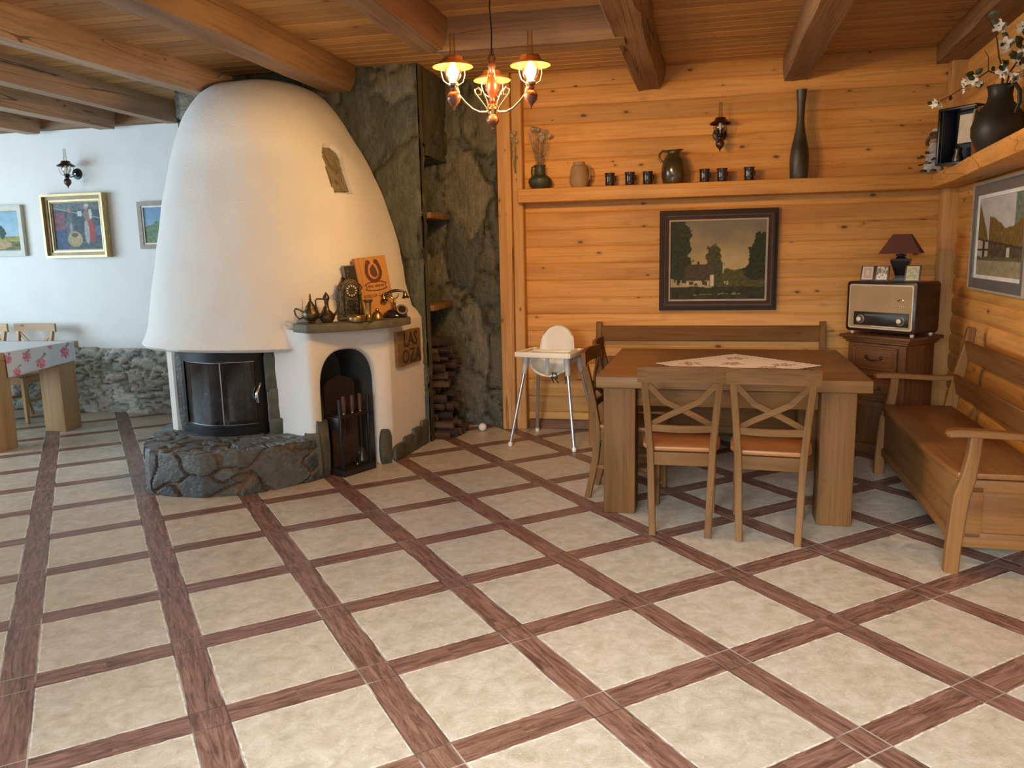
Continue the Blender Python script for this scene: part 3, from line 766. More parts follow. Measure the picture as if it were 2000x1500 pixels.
# clock
ca = math.atan2(d_.y, d_.x) - R(6)
t = thing('mantel_clock', 'ornate dark brass mantel clock with white numeral plaques and finial', 'clock', (-2.275, 5.065, ZM), ca)
OB = plain('antique_bronze', (.105, .085, .050), .42, .8, .5, 60, .6, 120)
mb = MB()
mb.box((0, 0, .012), (.185, .095, .024), .006); mb.box((0, 0, .032), (.165, .085, .02), .005)
def archpoly(w, zs, zt, k=12): return [(-w, 0), (w, 0)] + [(w * math.cos(PI * i / k), zs + (zt - zs) * math.sin(PI * i / k)) for i in range(k + 1)]
MX = tf((0, .033, .038), (R(90), 0, 0)); mb.prism(archpoly(.072, .165, .245), 0, .066, M=MX, bev=.005)
MX = tf((0, -.030, .038), (R(90), 0, 0)); mb.prism(archpoly(.050, .165, .225), 0, .012, M=MX, bev=.004)
for sx in (-1, 1):
    mb.lathe([(0, 0), (.013, 0), (.013, .01), (.008, .016), (.008, .12), (.013, .13), (.013, .14), (.005, .15), (.009, .162), (.004, .175), (0, .178)], 14, (sx * .064, -.038, .04))
    mb.lathe([(0, 0), (.018, .004), (.010, .014), (.016, .022), (.006, .032), (0, .036)], 12, (sx * .038, 0, .262))
    mb.tube([(sx * .075, -.02, .20), (sx * .088, -.02, .215), (sx * .080, -.02, .232), (sx * .062, -.02, .245)], .006, 8)
    mb.box((sx * .078, -.03, .012), (.03, .03, .03), .008)
mb.build('case', OB, t)
mb = MB(); mb.lathe([(0, 0), (.014, .002), (.006, .012), (.010, .026), (.004, .036), (.009, .046), (.003, .060), (0, .075)], 14, (0, 0, .281)); mb.build('finial', OB, t)
DM = tf((0, -.044, .200), (R(90), 0, 0))
mb = MB(); mb.lathe([(0, .004), (.040, .004), (.044, .002), (.048, -.002), (.048, -.006)], 32, M=DM); mb.lathe([(0, .008), (.018, .007), (.020, .004)], 20, M=DM)
d = mb.build('dial', OB, t)
mb = MB()
for i in range(12):
    a = 2 * PI * i / 12; mb.box((.033 * math.sin(a), .033 * math.cos(a), .006), (.008, .011, .003), .001, 1, M=DM, rot=(0, 0, -a))
tag(mb.build('numeral_plaques', plain('ivory_enamel', (.80, .72, .55), .3), d), 'ring of twelve ivory numeral plaques')
mb = MB(); mb.bar((0, 0, .011), (-.010, .012, .011), .003, .002, M=DM, bev=0); mb.bar((0, 0, .011), (.012, .018, .011), .002, .002, M=DM, bev=0); mb.build('clock_hands', plain('black_paint', (.012, .011, .010), .4), d)
mb = MB(); mb.box((0, -.042, .10), (.062, .006, .075), .004); mb.lathe([(0, .003), (.018, .003), (.022, 0)], 18, M=tf((0, -.045, .105), (R(90), 0, 0)))
tag(mb.build('pendulum_window', plain('dark_relief', (.040, .032, .024), .5, .6, .5, 80, .8, 150), t), 'dark relief panel below the dial')
# round brass disc
t = MB(); t.lathe([(0, 0), (.058, 0), (.062, .006), (.062, .034), (.058, .040), (.046, .043), (.040, .036), (0, .034)], 36)
tag(t.build('ashtray', BRASS, None, (-2.172, 4.935, ZM)), 'round low brass ashtray in front of the mantel clock', 'ashtray')
t = thing('candlestick', 'slim brass candlestick with flared top between the ashtray and the bell', 'candlestick', (-2.105, 4.985, ZM))
mb = MB(); mb.lathe([(0, 0), (.034, 0), (.036, .005), (.024, .014), (.028, .022), (.018, .034), (.017, .060), (.020, .118), (.022, .124)], 26); mb.build('stem', BRASS, t)
mb = MB(); mb.lathe([(.020, .122), (.028, .128), (.034, .142), (.031, .142), (.022, .130), (0, .128)], 26); mb.build('cup', BRASS, t)
t = thing('hand_bell', 'small rounded brass bell standing beside the black telephone', 'bell', (-2.085, 5.085, ZM))
mb = MB(); mb.lathe([(.046, 0), (.048, .006), (.038, .018), (.034, .034), (.026, .050), (.010, .058), (0, .059)], 28); mb.lathe([(0, 0), (.046, 0)], 28); mb.build('bell_body', BRASS, t)
mb = MB(); mb.lathe([(.010, .057), (.014, .064), (.010, .074), (0, .078)], 16); mb.build('knob', BRASS, t)
# telephone
t = thing('telephone', 'black antique telephone with brass-trimmed handset at the right end of the mantel', 'telephone', (-2.040, 5.300, ZM), ca - R(28))
t.scale = (.86, .86, .86)
BAK = plain('black_bakelite', (.014, .013, .012), .16, 0, .1, spec=.6, coat=.4)
mb = MB(); mb.lathe([(0, 0), (.098, 0), (.104, .008), (.100, .022), (.088, .036), (.060, .056), (.036, .066), (0, .068)], 40)
for i, v in enumerate(mb.v): mb.v[i] = Vector((v.x, v.y * .8, v.z))
mb.build('base', BAK, t)
mb = MB(); DMt = tf((.060, -.066, .062), (R(58), 0, R(14))); mb.lathe([(0, -.03), (.048, -.03), (.050, 0), (.046, .006), (.030, .006), (.028, .003), (0, .003)], 30, M=DMt)
dd = mb.build('dial', BAK, t)
mb = MB(); mb.lathe([(.031, .007), (.045, .007), (.045, .009), (.031, .009), (.031, .007)], 30, M=DMt)
for i in range(10):
    a = R(40) + 2 * PI * i / 12; mb.lathe([(0, .0095), (.0045, .0095)], 8, (.038 * math.cos(a), .038 * math.sin(a), 0), M=DMt)
tag(mb.build('dial_ring', plain('dull_dial', (.16, .12, .085), .35, .6), dd), 'brownish finger ring of the dial')
mb = MB(); mb.lathe([(.020, .062), (.022, .072), (.012, .082), (.010, .11), (.014, .118), (.009, .126), (.009, .158), (0, .160)], 18); mb.build('column', BRASS, t)
mb = MB()
for sx in (-1, 1): mb.tube([(0, 0, .150), (sx * .02, 0, .156), (sx * .034, 0, .172), (sx * .036, 0, .190)], .005, 8)
mb.tube([(-.036, -.018, .190), (-.036, .018, .190)], .004, 8); mb.tube([(.036, -.018, .190), (.036, .018, .190)], .004, 8)
mb.build('cradle', BRASS, t)
hs = bpy.data.objects.new('handset', None); link(hs, t); hs.location = (0, 0, .196); hs.rotation_euler = (0, R(-7), 0)
mb = MB(); mb.tube([(-.085, 0, -.006), (-.06, 0, .004), (-.02, 0, .016), (.02, 0, .018), (.06, 0, .010), (.085, 0, -.002)], [.008, .010, .013, .013, .010, .008], 10); mb.build('grip', BAK, hs)
for nm, sx in (('earpiece', 1), ('mouthpiece', -1)):
    mb = MB(); mb.lathe([(0, 0), (.010, 0), (.014, -.016), (.022, -.040), (.030, -.048), (.032, -.054), (.028, -.058), (0, -.056)], 22, (sx * .088, 0, .002)); mb.build(nm, [BAK, BRASS][0], hs)
    mb = MB(); mb.lathe([(.0145, -.014), (.0165, -.018), (.0225, -.036), (.0215, -.038)], 22, (sx * .088, 0, .002)); mb.build('brass_band', BRASS, hs)
# wooden guest book and dark folder leaning on the hood
ba = ca + R(4)
GBM = wood('guest_book_cover', (.56, .27, .075), (.42, .18, .045), 'Z', 1.4, 0, .45, .1)
t = thing('guest_book', 'upright orange wooden guest book with a horseshoe emblem leaning behind the telephone', 'book', (-2.130, 5.262, ZM), ba)
t.rotation_euler = (R(-9), R(-4.5), ba)
mb = MB(); mb.box((0, 0, .215), (.245, .012, .43), .003, 1); mb.box((0, .034, .215), (.245, .010, .43), .003, 1); mb.build('cover', GBM, t)
mb = MB(); mb.box((.006, .017, .205), (.222, .022, .395)); mb.build('pages', plain('paper_edge', (.34, .29, .20), .8), t)
mb = MB(); mb.box((-.121, .016, .215), (.006, .040, .43), .003, 1); mb.build('spine', GBM, t)
BURN = plain('burnt_lettering', (.105, .022, .010), .6)
EM = tf((.006, -.0075, .015), (R(90), 0, 0)); mb = MB()
hsx = []
for i in range(25):
    a = R(128) + R(284) * i / 24; rr = .058 + .016 * abs(math.cos(a / 1)) * 0
    hsx.append((.056 * math.cos(a) * (1.0 if math.sin(a) < 0 else .92), .318 + .074 * math.sin(a), 0))
mb.tube(hsx, .013, 6, M=EM, flat=.12)
for p in (hsx[0], hsx[-1]): mb.lathe([(0, .0016), (.017, .0016), (.017, -.001)], 16, p, M=EM)
mb.prism([(-.008, .275), (.012, .268), (.030, .285), (.024, .325), (.004, .362), (-.022, .335), (-.028, .30)], 0, .001, M=EM)
mb.tube([(-.085, .222, 0), (-.05, .236, 0), (0, .240, 0), (.05, .236, 0), (.085, .222, 0)], .004, 6, M=EM, flat=.2)
mb.tube([(-.085, .190, 0), (-.05, .180, 0), (0, .176, 0), (.05, .180, 0), (.085, .190, 0)], .004, 6, M=EM, flat=.2)
mb.tube([(-.085, .222, 0), (-.07, .206, 0), (-.085, .190, 0)], .003, 6, M=EM, flat=.2); mb.tube([(.085, .222, 0), (.07, .206, 0), (.085, .190, 0)], .003, 6, M=EM, flat=.2)
for i in range(9):
    if i == 3: continue
    mb.box((-.056 + .014 * i, .208, 0), (.008, .016, .0012), M=EM)
vs, fs = text_mesh('KSIĘGA GOŚCI', .032, .0006); mb.add(vs, fs, 0, False, EM @ tf((0, .142, 0)))
mb.build('emblem', BURN, t)
t = thing('folder', 'dark narrow folder with grey edge standing just left of the guest book', 'folder', (-2.196, 5.160, ZM), ba)
t.rotation_euler = (R(-9), R(-4.5), ba)
mb = MB(); mb.box((-.020, .042, .19), (.14, .006, .39), .002, 1); mb.box((-.090, .030, .19), (.006, .030, .39), .002, 1); mb.build('cover', plain('grey_card', (.22, .19, .14), .7), t)
mb = MB(); mb.box((-.018, .028, .188), (.136, .020, .375)); mb.build('filling', plain('dark_card', (.025, .018, .015), .7), t)
# carved sign on the side of the fireplace
sp_ = F_ + rt * .30 + rn * .014 + Vector((0, 0, .80))
t = thing('wooden_sign', 'small rough wooden sign with two rows of carved letters below the mantel', 'sign', sp_, math.atan2(rt.y, rt.x))
mb = MB(); mb.prism([(-.205, -.12), (-.12, -.132), (.05, -.126), (.21, -.13), (.208, .125), (.06, .13), (-.10, .124), (-.205, .13)], -.012, .012, M=tf(rot=(R(90), 0, 0)), bev=.004)
mb.build('board', wood('sign_wood', (.25, .145, .060), (.13, .070, .028), 'X', 1.5, 0, .7, .6), t)
mb = MB(); vs, fs = text_mesh('LAS', .15, .002)
mb.add(vs, fs, 0, False, tf((.02, -.0135, .055), (R(90), 0, 0)) @ Matrix.Diagonal((1.05, 1, 1, 1)))
vs, fs = text_mesh('OZA', .15, .002); mb.add(vs, fs, 0, False, tf((.03, -.0135, -.068), (R(90), 0, 0)) @ Matrix.Diagonal((1.05, 1, 1, 1)))
mb.build('carved_letters', plain('burnt_wood', (.035, .016, .008), .8), t)

# ------------------------------------------------------------------ fire tools in the alcove
c0 = Vector((-2.262, 4.80, 0)); dx_ = Vector((.12, .265, 0)).normalized()
t = thing('fire_tool_stand', 'dark wooden fire tool stand with arched back in the arched alcove', 'tool stand', c0 + dx_ * .148 + Vector((-dx_.y, dx_.x, 0)) * .10, math.atan2(dx_.y, dx_.x))
DKW = wood('dark_stained_wood', (.024, .015, .011), (.012, .008, .006), 'Z', 1, 0, .4, .1)
DKB = plain('black_wood', (.016, .015, .015), .35)
mb = MB(); mb.box((0, 0, .022), (.296, .205, .044), .006); mb.build('base', DKB, t)
mb = MB(); mb.prism([(-.135, 0), (.135, 0), (.135, .56), (.10, .60), (0, .63), (-.10, .60), (-.135, .56)], 0, .014, M=tf((0, .085, .04), (R(90), 0, 0))); mb.build('back_board', DKW, t)
for sx in (-1, 1):
    mb = MB(); mb.bar((sx * .125, -.065, .04), (sx * .125, -.065, .53), .02, .02, bev=.003); mb.build('post', DKB, t)
mb = MB(); mb.box((0, .040, .215), (.235, .012, .35), .002); mb.build('front_panel', wood('brown_panel', (.075, .034, .016), (.038, .018, .010), 'Z', 1.4, 0, .4, .1), t)
mb = MB(); mb.box((0, .004, .405), (.25, .156, .020), .003)
tag(mb.build('rail', DKW, t), 'rail holding the tools')
mb = MB(); mb.box((-.135, .01, .36), (.012, .15, .09), .003); mb.build('side_panel', DKW, t)
Mtool = t.matrix_basis.copy() if False else (Matrix.Translation(t.location) @ Euler((0, 0, t.rotation_euler.z)).to_matrix().to_4x4())
HND = plain('brown_tool_handle', (.085, .035, .022), .4)
names = [('leftmost', -.075), ('middle', 0), ('rightmost', .07)]
for nm, x in names:
    w_ = Mtool @ Vector((x, -.048, .0))
    q = thing('fire_tool', nm + ' of the three fire tools with brown handles hanging in the stand', 'fire tool', w_, t.rotation_euler.z, 'fire tools')
    mb = MB(); mb.lathe([(0, .545), (.013, .54), (.016, .50), (.014, .44), (.012, .425), (0, .424)], 12); mb.build('handle', HND, q)
    mb = MB(); mb.lathe([(0, .426), (.009, .424), (.010, .418), (.006, .410), (0, .409)], 12); tag(mb.build('ferrule', plain('steel_ferrule', (.7, .7, .68), .2, 1), q), 'bright ferrule')
    mb = MB(); mb.tube([(0, 0, .41), (0, 0, .16)], .005, 8)
    if x < 0: mb.box((0, 0, .12), (.07, .006, .09), .003)
    elif x == 0: mb.tube([(0, 0, .17), (0, 0, .08), (.02, -.005, .06)], .006, 8)
    else: mb.lathe([(.006, .16), (.02, .14), (.035, .07), (.03, .07), (0, .13)], 12)
    mb.build('shaft', DKB, q)
w_ = Mtool @ Vector((.065, -.045, .045))
q = thing('lantern_ornament', 'small round brass ornament on the base of the fire tool stand', 'ornament', w_, t.rotation_euler.z)
mb = MB(); mb.lathe([(.030, -.004), (.038, -.004), (.038, .004), (.030, .004), (.030, -.004)], 24, M=tf((0, 0, .075), (R(90), 0, 0))); mb.lathe([(0, .004), (.022, .003), (.024, 0)], 20, M=tf((0, 0, .075), (R(90), 0, 0)))
mb.tube([(-.02, 0, .105), (0, 0, .128), (.02, 0, .105)], .004, 8); mb.build('ring', BRASSD, q)
mb = MB(); mb.box((0, 0, .010), (.07, .03, .02), .004); mb.bar((0, 0, .01), (0, 0, .045), .012, .012); mb.tube([(-.035, 0, .008), (-.06, -.02, .012)], .006, 8); mb.build('foot', BRASSD, q)

# ------------------------------------------------------------------ wood store in the stone niche
NW = wood('niche_board', (.30, .165, .062), (.18, .09, .032), 'X', 1, .4, .6, .3)
for z, lab in ((1.775, 'upper wooden board in the stone wood-store niche'), (1.055, 'lower wooden board in the stone niche just above the firewood')):
    mb = MB(); mb.box((-2.29, 6.235, z), (.64, .52, .045), .005); tag(mb.build('niche_shelf', NW), lab, 'shelf')
LOGM = [wood('log_bark%d' % i, c1, c2, 'X', 1.5, 0, .85, .6) for i, (c1, c2) in enumerate([((.085, .045, .026), (.032, .018, .012)), ((.055, .032, .021), (.022, .014, .010)), ((.12, .066, .034), (.05, .026, .015))])]
LOGE = plain('log_end', (.115, .060, .030), .85, 0, .3, 30)
protos = []
for k in range(6):
    rnd = random.Random(50 + k); mb = MB(); n = 9; L = .34; vs = []; fs = []
    half = k % 3; pr = []
    for i in range(n):
        a = 2 * PI * i / n; r_ = 1 + rnd.uniform(-.18, .18)
        if half == 1 and i in (0, 1, 8): r_ *= .45
        if half == 2 and i in (2, 3, 4, 5): r_ *= .55
        pr.append((r_ * math.cos(a), r_ * math.sin(a)))
    sc = rnd.uniform(.029, .033)
    for i in range(5):
        x = -L / 2 + L * i / 4
        for yy, z_ in pr: vs.append((x, yy * sc * rnd.uniform(.93, 1.07), z_ * sc * rnd.uniform(.93, 1.07)))
    for i in range(4):
        for j in range(n): fs.append([i * n + j, i * n + (j + 1) % n, (i + 1) * n + (j + 1) % n, (i + 1) * n + j])
    mb.add(vs, fs, 0, False); mb.add(vs[:n], [list(range(n))], 1); mb.add(vs[-n:], [list(range(n))], 1)
    o = mb.build('firewood_log', [LOGM[k % 3], LOGE]); tag(o, 'dark split firewood log stacked in the stone niche', 'log', 'firewood in the stone niche'); protos.append(o)
rnd = random.Random(5); used = set(); cnt = 0
def put_log(x, y, z, rx, rz=0, ry=0):
    global cnt
    k = rnd.randrange(6)
    o = protos[k] if k not in used else protos[k].copy()
    if k in used: col.objects.link(o)
    used.add(k); o.location = (x, y, z); o.rotation_euler = (rx, ry, rz); cnt += 1
for r_ in range(12):
    n = 6 if r_ % 2 == 0 else 5
    for j in range(n):
        put_log(-2.150 + rnd.uniform(-.08, .11), 6.065 + .068 * j + (.034 if r_ % 2 else 0) + rnd.uniform(-.006, .006), .040 + .066 * r_ + rnd.uniform(-.003, .003), rnd.uniform(0, 6.28), rnd.uniform(-.16, .16), rnd.uniform(-.07, .07))
for x, y, z in ((-2.04, 5.965, .038), (-2.00, 6.04, .038), (-1.99, 6.12, .036), (-1.98, 6.20, .038), (-1.98, 6.28, .036), (-2.02, 6.0, .105), (-2.0, 6.16, .105)):
    put_log(x + .0, y, z, rnd.uniform(0, 6), rnd.uniform(-.06, .06))
# white ball
mb = MB(); mb.lathe([(.034 * math.sin(PI * i / 14), .034 - .034 * math.cos(PI * i / 14)) for i in range(15)], 24)
tag(mb.build('ball', plain('white_ball', (.78, .74, .66), .5, 0, .05), None, (-1.690, 6.30, 0)), 'small white ball on the floor by the stone wall', 'ball')
# ------------------------------------------------------------------ furniture woods
FX, FY, FZ = [wood('waxed_oak', FURN_L, FURN_D, a, 1.0, .35, .62, .12, spec=.2) for a in 'XYZ']
TOPX = wood('table_top_oak', (.23, .118, .040), (.13, .060, .019), 'X', .9, .35, .38, .1, spec=.3)
SEATM = wood('seat_orange_wood', (.36, .150, .046), (.25, .092, .026), 'X', 1.2, 0, .4, .06, spec=.3)
# ------------------------------------------------------------------ dining table
TB = thing('dining_table', 'big heavy square oak table with thick block legs in the pine corner', 'table', (.225, 4.97, 0), R(-1.6))
mb = MB(); mb.box((0, 0, .757), (1.43, 1.30, .066), .008); mb.build('table_top', TOPX, TB)
for x in (-.585, .555):
    for y in (-.545, .545):
        mb = MB(); mb.box((x, y, .362), (.178, .178, .724), .010); mb.build('leg', FZ, TB)
for y in (-.53, .53):
    mb = MB(); mb.box((-.015, y, .667), (.96, .04, .112), .005); mb.build('apron', FX, TB)
for x in (-.585, .555):
    mb = MB(); mb.box((x, 0, .667), (.04, .91, .112), .005); mb.build('side_apron', FY, TB)
# embroidered cloth
def cloth_square(half, z, n, colfn, drop=None):
    mb = MB(); mb.c = []; vs = []; fs = []
    for i in range(n + 1):
        for j in range(n + 1):
            u = -1 + 2 * i / n; v = -1 + 2 * j / n; x, y = u * half, v * half
            e = max(abs(u), abs(v))
            if e > .97: x += .006 * math.sin(v * 60) * (abs(u) > .97); y += .006 * math.sin(u * 60) * (abs(v) > .97)
            vs.append((x, y, z + .0015 * noise.noise(Vector((x * 9, y * 9, 1))))); mb.c.append(colfn(u, v))
    for i in range(n):
        for j in range(n): fs.append([i * (n + 1) + j, (i + 1) * (n + 1) + j, (i + 1) * (n + 1) + j + 1, i * (n + 1) + j + 1])
    m = len(vs); vs += [(p[0], p[1], p[2] - .0022) for p in vs]; fs += [[i + m for i in f[::-1]] for f in fs]; mb.c += mb.c[:m]
    mb.add(vs, fs, 0, True); return mb
def runner_col(u, v):
    c = (.86, .80, .73)
    e = max(abs(u), abs(v))
    if e > .93: return (.88, .83, .77)
    if .86 < e < .885: return (.66, .54, .46)
    for cx, cy in ((.55, .55), (-.55, .55), (.55, -.55), (-.55, -.55), (0, .1), (.1, -.62), (-.62, 0)):
        d = math.hypot(u - cx, v - cy); a = math.atan2(v - cy, u - cx)
        r = .17 * (1 + .35 * math.sin(5 * a + cx * 9))
        if d < r:
            q = noise.noise(Vector((u * 16 + cx, v * 16, 3)))
            if q > .12: return (.36, .20, .14)
            if q < -.2: return (.50, .14, .12)
            if q < -.08: return (.28, .24, .13)
    return c
o = cloth_square(.34, .7945, 90, runner_col).build('table_cloth', painted('embroidered_linen', .85, 0, .4, 260), None, (.272, 4.84, 0), (0, 0, R(43)))
tag(o, 'white embroidered cloth laid diagonally on the big oak table', 'tablecloth')

# ------------------------------------------------------------------ cross-back chairs
def make_chair():
    t = thing('dining_chair', 'chair', 'chair')
    prof = [(0, -.255), (.12, -.228), (.25, -.202), (.38, -.192), (.46, -.194), (.60, -.212), (.75, -.240), (.885, -.268)]
    def hx(z): return lerp(.141, .158, z / .45) if z < .45 else lerp(.158, .190, (z - .45) / .43)
    def py(z):
        for a, b in zip(prof, prof[1:]):
            if z <= b[0]: return lerp(a[1], b[1], (z - a[0]) / (b[0] - a[0]))
        return prof[-1][1]
    for s in (-1, 1):
        mb = MB(); mb.sweep([(s * hx(z), py(z), z) for z in [0, .06, .12, .19, .25, .32, .38, .42, .46, .53, .60, .68, .75, .82]], .036, [.036, .037, .038, .040, .042, .044, .045, .045, .044, .040, .038, .035, .033, .030])
        mb.build('rear_leg', FZ, t)
        mb = MB(); mb.box((s * .172, .165, .215), (.038, .038, .43), .004, 1, taper=.82); mb.build('front_leg', FZ, t)
    mb = MB(); n = 12
    vs = []; fs = []
    for i in range(n + 1):
        u = -1 + 2 * i / n; x = u * .222; yb = -.262 - .022 * (1 - u * u) + .006
        top = .893 + .004 * (1 - u * u); bot = .812 + .006 * (1 - u * u)
        for yy, z in ((yb - .013, bot), (yb + .011, bot), (yb + .008, top), (yb - .014, top)): vs.append((x, yy, z))
    for i in range(n):
        for j in range(4): fs.append([4 * i + j, 4 * i + (j + 1) % 4, 4 * i + 4 + (j + 1) % 4, 4 * i + 4 + j])
    fs += [[3, 2, 1, 0], [4 * n, 4 * n + 1, 4 * n + 2, 4 * n + 3]]
    mb.add(vs, fs, 0, True); mb.build('top_rail', FX, t, angle=35)
    mb = MB()
    for s in (-1, 1):
        pts = [Vector((s * .172, py(.80) - .004, .806)), Vector((s * .085, -.245 - .012, .715)), Vector((0, -.240 - .010 * (s + 1) / 2, .672)), Vector((-s * .075, -.228, .632)), Vector((-s * .148, py(.585) + .004, .588))]
        mb.sweep(pts, .014, .030, side=(0, 1, 0))
    mb.build('cross_brace', FX, t)
    mb = MB(); mb.sweep([(-.160, py(.575), .568), (-.08, py(.575) - .012, .566), (0, py(.575) - .016, .565), (.08, py(.575) - .012, .566), (.160, py(.575), .568)], .038, .018, side=(0, 0, 1)); mb.build('back_rail', FX, t)
    mb = MB(); pl = [(-.165, -.185), (.165, -.185), (.200, -.10), (.205, .05), (.198, .17), (.165, .205), (-.165, .205), (-.198, .17), (-.205, .05), (-.200, -.10)]
    mb.prism(pl, .435, .462, bev=.009); mb.build('seat', SEATM, t)
    mb = MB(); mb.box((0, -.192, .400), (.30, .020, .070), .003); mb.build('seat_rail', FX, t)
    mb = MB(); mb.box((0, .165, .400), (.31, .020, .070), .003); mb.build('seat_rail', FX, t)
    for s in (-1, 1):
        mb = MB(); mb.bar((s * .158, -.18, .400), (s * .172, .16, .400), .02, .070, side=(0, 0, 1)); mb.build('side_rail', FY, t)
        mb = MB(); mb.bar((s * .152, -.200, .20), (s * .170, .160, .20), .018, .028, side=(0, 0, 1)); mb.build('stretcher', FY, t)
    return t
ch0 = make_chair()
G_CH = 'cross-back wooden chairs'
def place(o, x, y, rz, label, group=G_CH):
    o.location = (x, y, 0); o.rotation_euler = (0, 0, rz); o['label'] = label; o['group'] = group; return o
place(ch0, -.036, 4.290, R(0), 'left one of the two cross-back chairs at the front of the big oak table')
place(copy_tree(ch0), .422, 4.256, R(-5), 'right one of the two cross-back chairs at the front of the big oak table')
place(copy_tree(ch0), -.325, 4.745, R(-95), 'cross-back chair seen from the side at the near left edge of the oak table')
place(copy_tree(ch0), -.330, 5.215, R(-90), 'cross-back chair at the far left edge of the oak table, nearest the back bench')

# ------------------------------------------------------------------ benches
BOX_, BOY_, BOZ_ = [wood('honey_oak', OAK_L, OAK_D, a, 1.0, .4, .5, .1, spec=.25) for a in 'XYZ']
def make_bench(name, label, L, arms, loc, rz, Hb=.92, depth=.46):
    """local: length along x, front towards -y; origin at middle of the front edge on the floor"""
    t = thing(name, label, 'bench', loc, rz)
    n = 10; pl = []
    for i in range(n + 1):
        u = -1 + 2 * i / n; pl.append((u * (L / 2 - .035), -.005 - .03 * (1 - u ** 4)))
    pl += [(L / 2 - .035, depth - .02), (-L / 2 + .035, depth - .02)]
    mb = MB(); mb.prism(pl, .435, .465, bev=.009); mb.build('seat', SEATB, t)
    mb = MB(); mb.box((0, .018, .285), (L - .10, .022, .30), .003); mb.box((0, .010, .15), (L - .10, .03, .05), .004); mb.box((0, .010, .41), (L - .10, .03, .045), .004)
    mb.box((0, depth - .03, .285), (L - .10, .022, .30), .003); mb.build('chest_front', BOX_, t)
    for s in (-1, 1):
        mb = MB(); x = s * (L / 2 - .045)
        mb.box((x, depth / 2, .285), (.020, depth - .06, .30), .003); mb.box((x + s * .006, depth / 2, .155), (.03, depth - .05, .07), .004); mb.box((x + s * .006, depth / 2, .405), (.03, depth - .05, .06), .004)
        mb.box((x + s * .006, depth - .07, .285), (.03, .07, .24), .004); mb.box((x + s * .006, .07, .285), (.03, .07, .24), .004)
        mb.build('side_panel', BOY_, t)
        mb = MB(); x = s * (L / 2 - .025)
        path = [(x, -.010, 0), (x, -.006, .12), (x, .004, .28), (x, .012, .36), (x, .035, .45), (x, .050, .55), (x, .055, .635)] if arms else [(x, .02, 0), (x, .02, .22), (x, .02, .434)]
        mb.sweep(path, .050, [.060, .062, .066, .068, .060, .052, .050][:len(path)]); mb.build('front_leg', BOZ_, t)
        mb = MB(); xb = s * (L / 2 - .025)
        mb.sweep([(xb, depth - .02, 0), (xb, depth - .02, .30), (xb, depth - .025, .46), (xb, depth + .005, .65), (xb, depth + .045, .82), (xb, depth + .062, Hb - .01), (xb, depth + .064, Hb)], .045, [.06, .06, .075, .065, .055, .050, .030]); mb.build('rear_post', BOZ_, t)
        if arms:
            mb = MB()
            mb.sweep([(x, -.065, .640), (x, -.055, .645), (x, -.02, .650), (x, .10, .648), (x, .25, .640), (x, depth - .01, .640)], [.020, .052, .066, .066, .055, .050], [.018, .030, .034, .032, .030, .030])
            mb.build('armrest', BOY_, t)
    def yb(z): return depth + .005 + (z - .65) / .17 * .04
    mb = MB(); mb.bar((-L / 2 + .045, yb(.815), .815), (L / 2 - .045, yb(.815), .815), .022, .125, side=(0, -.23, 1)); mb.build('top_rail', BOX_, t)
    mb = MB(); mb.bar((-L / 2 + .045, yb(.60) + .0, .605), (L / 2 - .045, yb(.60), .605), .022, .13 if arms else .06, side=(0, -.2, 1)); mb.build('mid_rail', BOX_, t)
    return t
SEATB = wood('bench_seat_oak', (.25, .105, .030), (.16, .058, .015), 'X', .9, .2, .4, .06, spec=.3)
make_bench('settle_bench', 'long brown wooden bench against the back wall behind the oak table', 1.76, False, (.135, 5.915, 0), 0, .905)
make_bench('settle_bench', 'wooden chest bench with curved armrests along the right wall', 1.70, True, (1.205, 4.60, 0), R(-90 - 1.5), .96, .415)

# ------------------------------------------------------------------ high chair
t = thing('high_chair', 'white plastic baby high chair with grey legs by the timber post', 'high chair', (-1.030, 6.03, 0), R(-12))
WP = plain('white_plastic', (.80, .76, .68), .35, 0, .03)
GP = plain('grey_plastic', (.46, .45, .43), .4, 0, .05)
AL = plain('dull_aluminium', (.48, .47, .46), .3, .7, .06)
mb = MB()
vs = []; fs = []; nu, nv = 28, 30                                   # moulded seat shell: round back, curved pan
def shell(u, v):
    a = u * PI / 2
    if v < .55:
        k = (v / .55) ** 1.8; z = .905 - (.905 - .60) * k
        w = .135 * math.sqrt(max(0, 1 - (1 - min(1, k * 2.3)) ** 2)) if k < .435 else .135 + .035 * (k - .435)
        return Vector((w * math.sin(a), .105 - .02 * k - .05 * k * (1 - math.cos(a)), z))
    k = (v - .55) / .45
    return Vector((.155 * math.sin(a), .085 - .20 * k - .05 * (1 - k) * (1 - math.cos(a)), .60 - .065 * math.sin(min(1, k * 1.5) * PI / 2) + .09 * (1 - math.cos(a)) * 1.2))
for i in range(nu + 1):
    for j in range(nv + 1): vs.append(shell(-1 + 2 * i / nu, j / nv))
w = nv + 1
for i in range(nu):
    for j in range(nv): fs.append([i * w + j, i * w + j + 1, (i + 1) * w + j + 1, (i + 1) * w + j])
mb.add(vs, fs, 0, True)
for s in (-1, 1): mb.box((s * .155, -.02, .675), (.014, .20, .085), .006)
o = mb.build('seat_shell', WP, t); md = o.modifiers.new('thickness', 'SOLIDIFY'); md.thickness = .012; md.offset = 0
mb = MB(); pl = [(-.215, -.235), (.215, -.235), (.222, -.10), (.205, .08), (.165, .08), (.150, -.035), (.075, -.070), (-.075, -.070), (-.150, -.035), (-.165, .08), (-.205, .08), (-.222, -.10)]
mb.prism(pl, .700, .716, bev=.006)
rim = [(x, y, .722) for x, y in pl]; mb.tube(rim + [rim[0]], .010, 8)
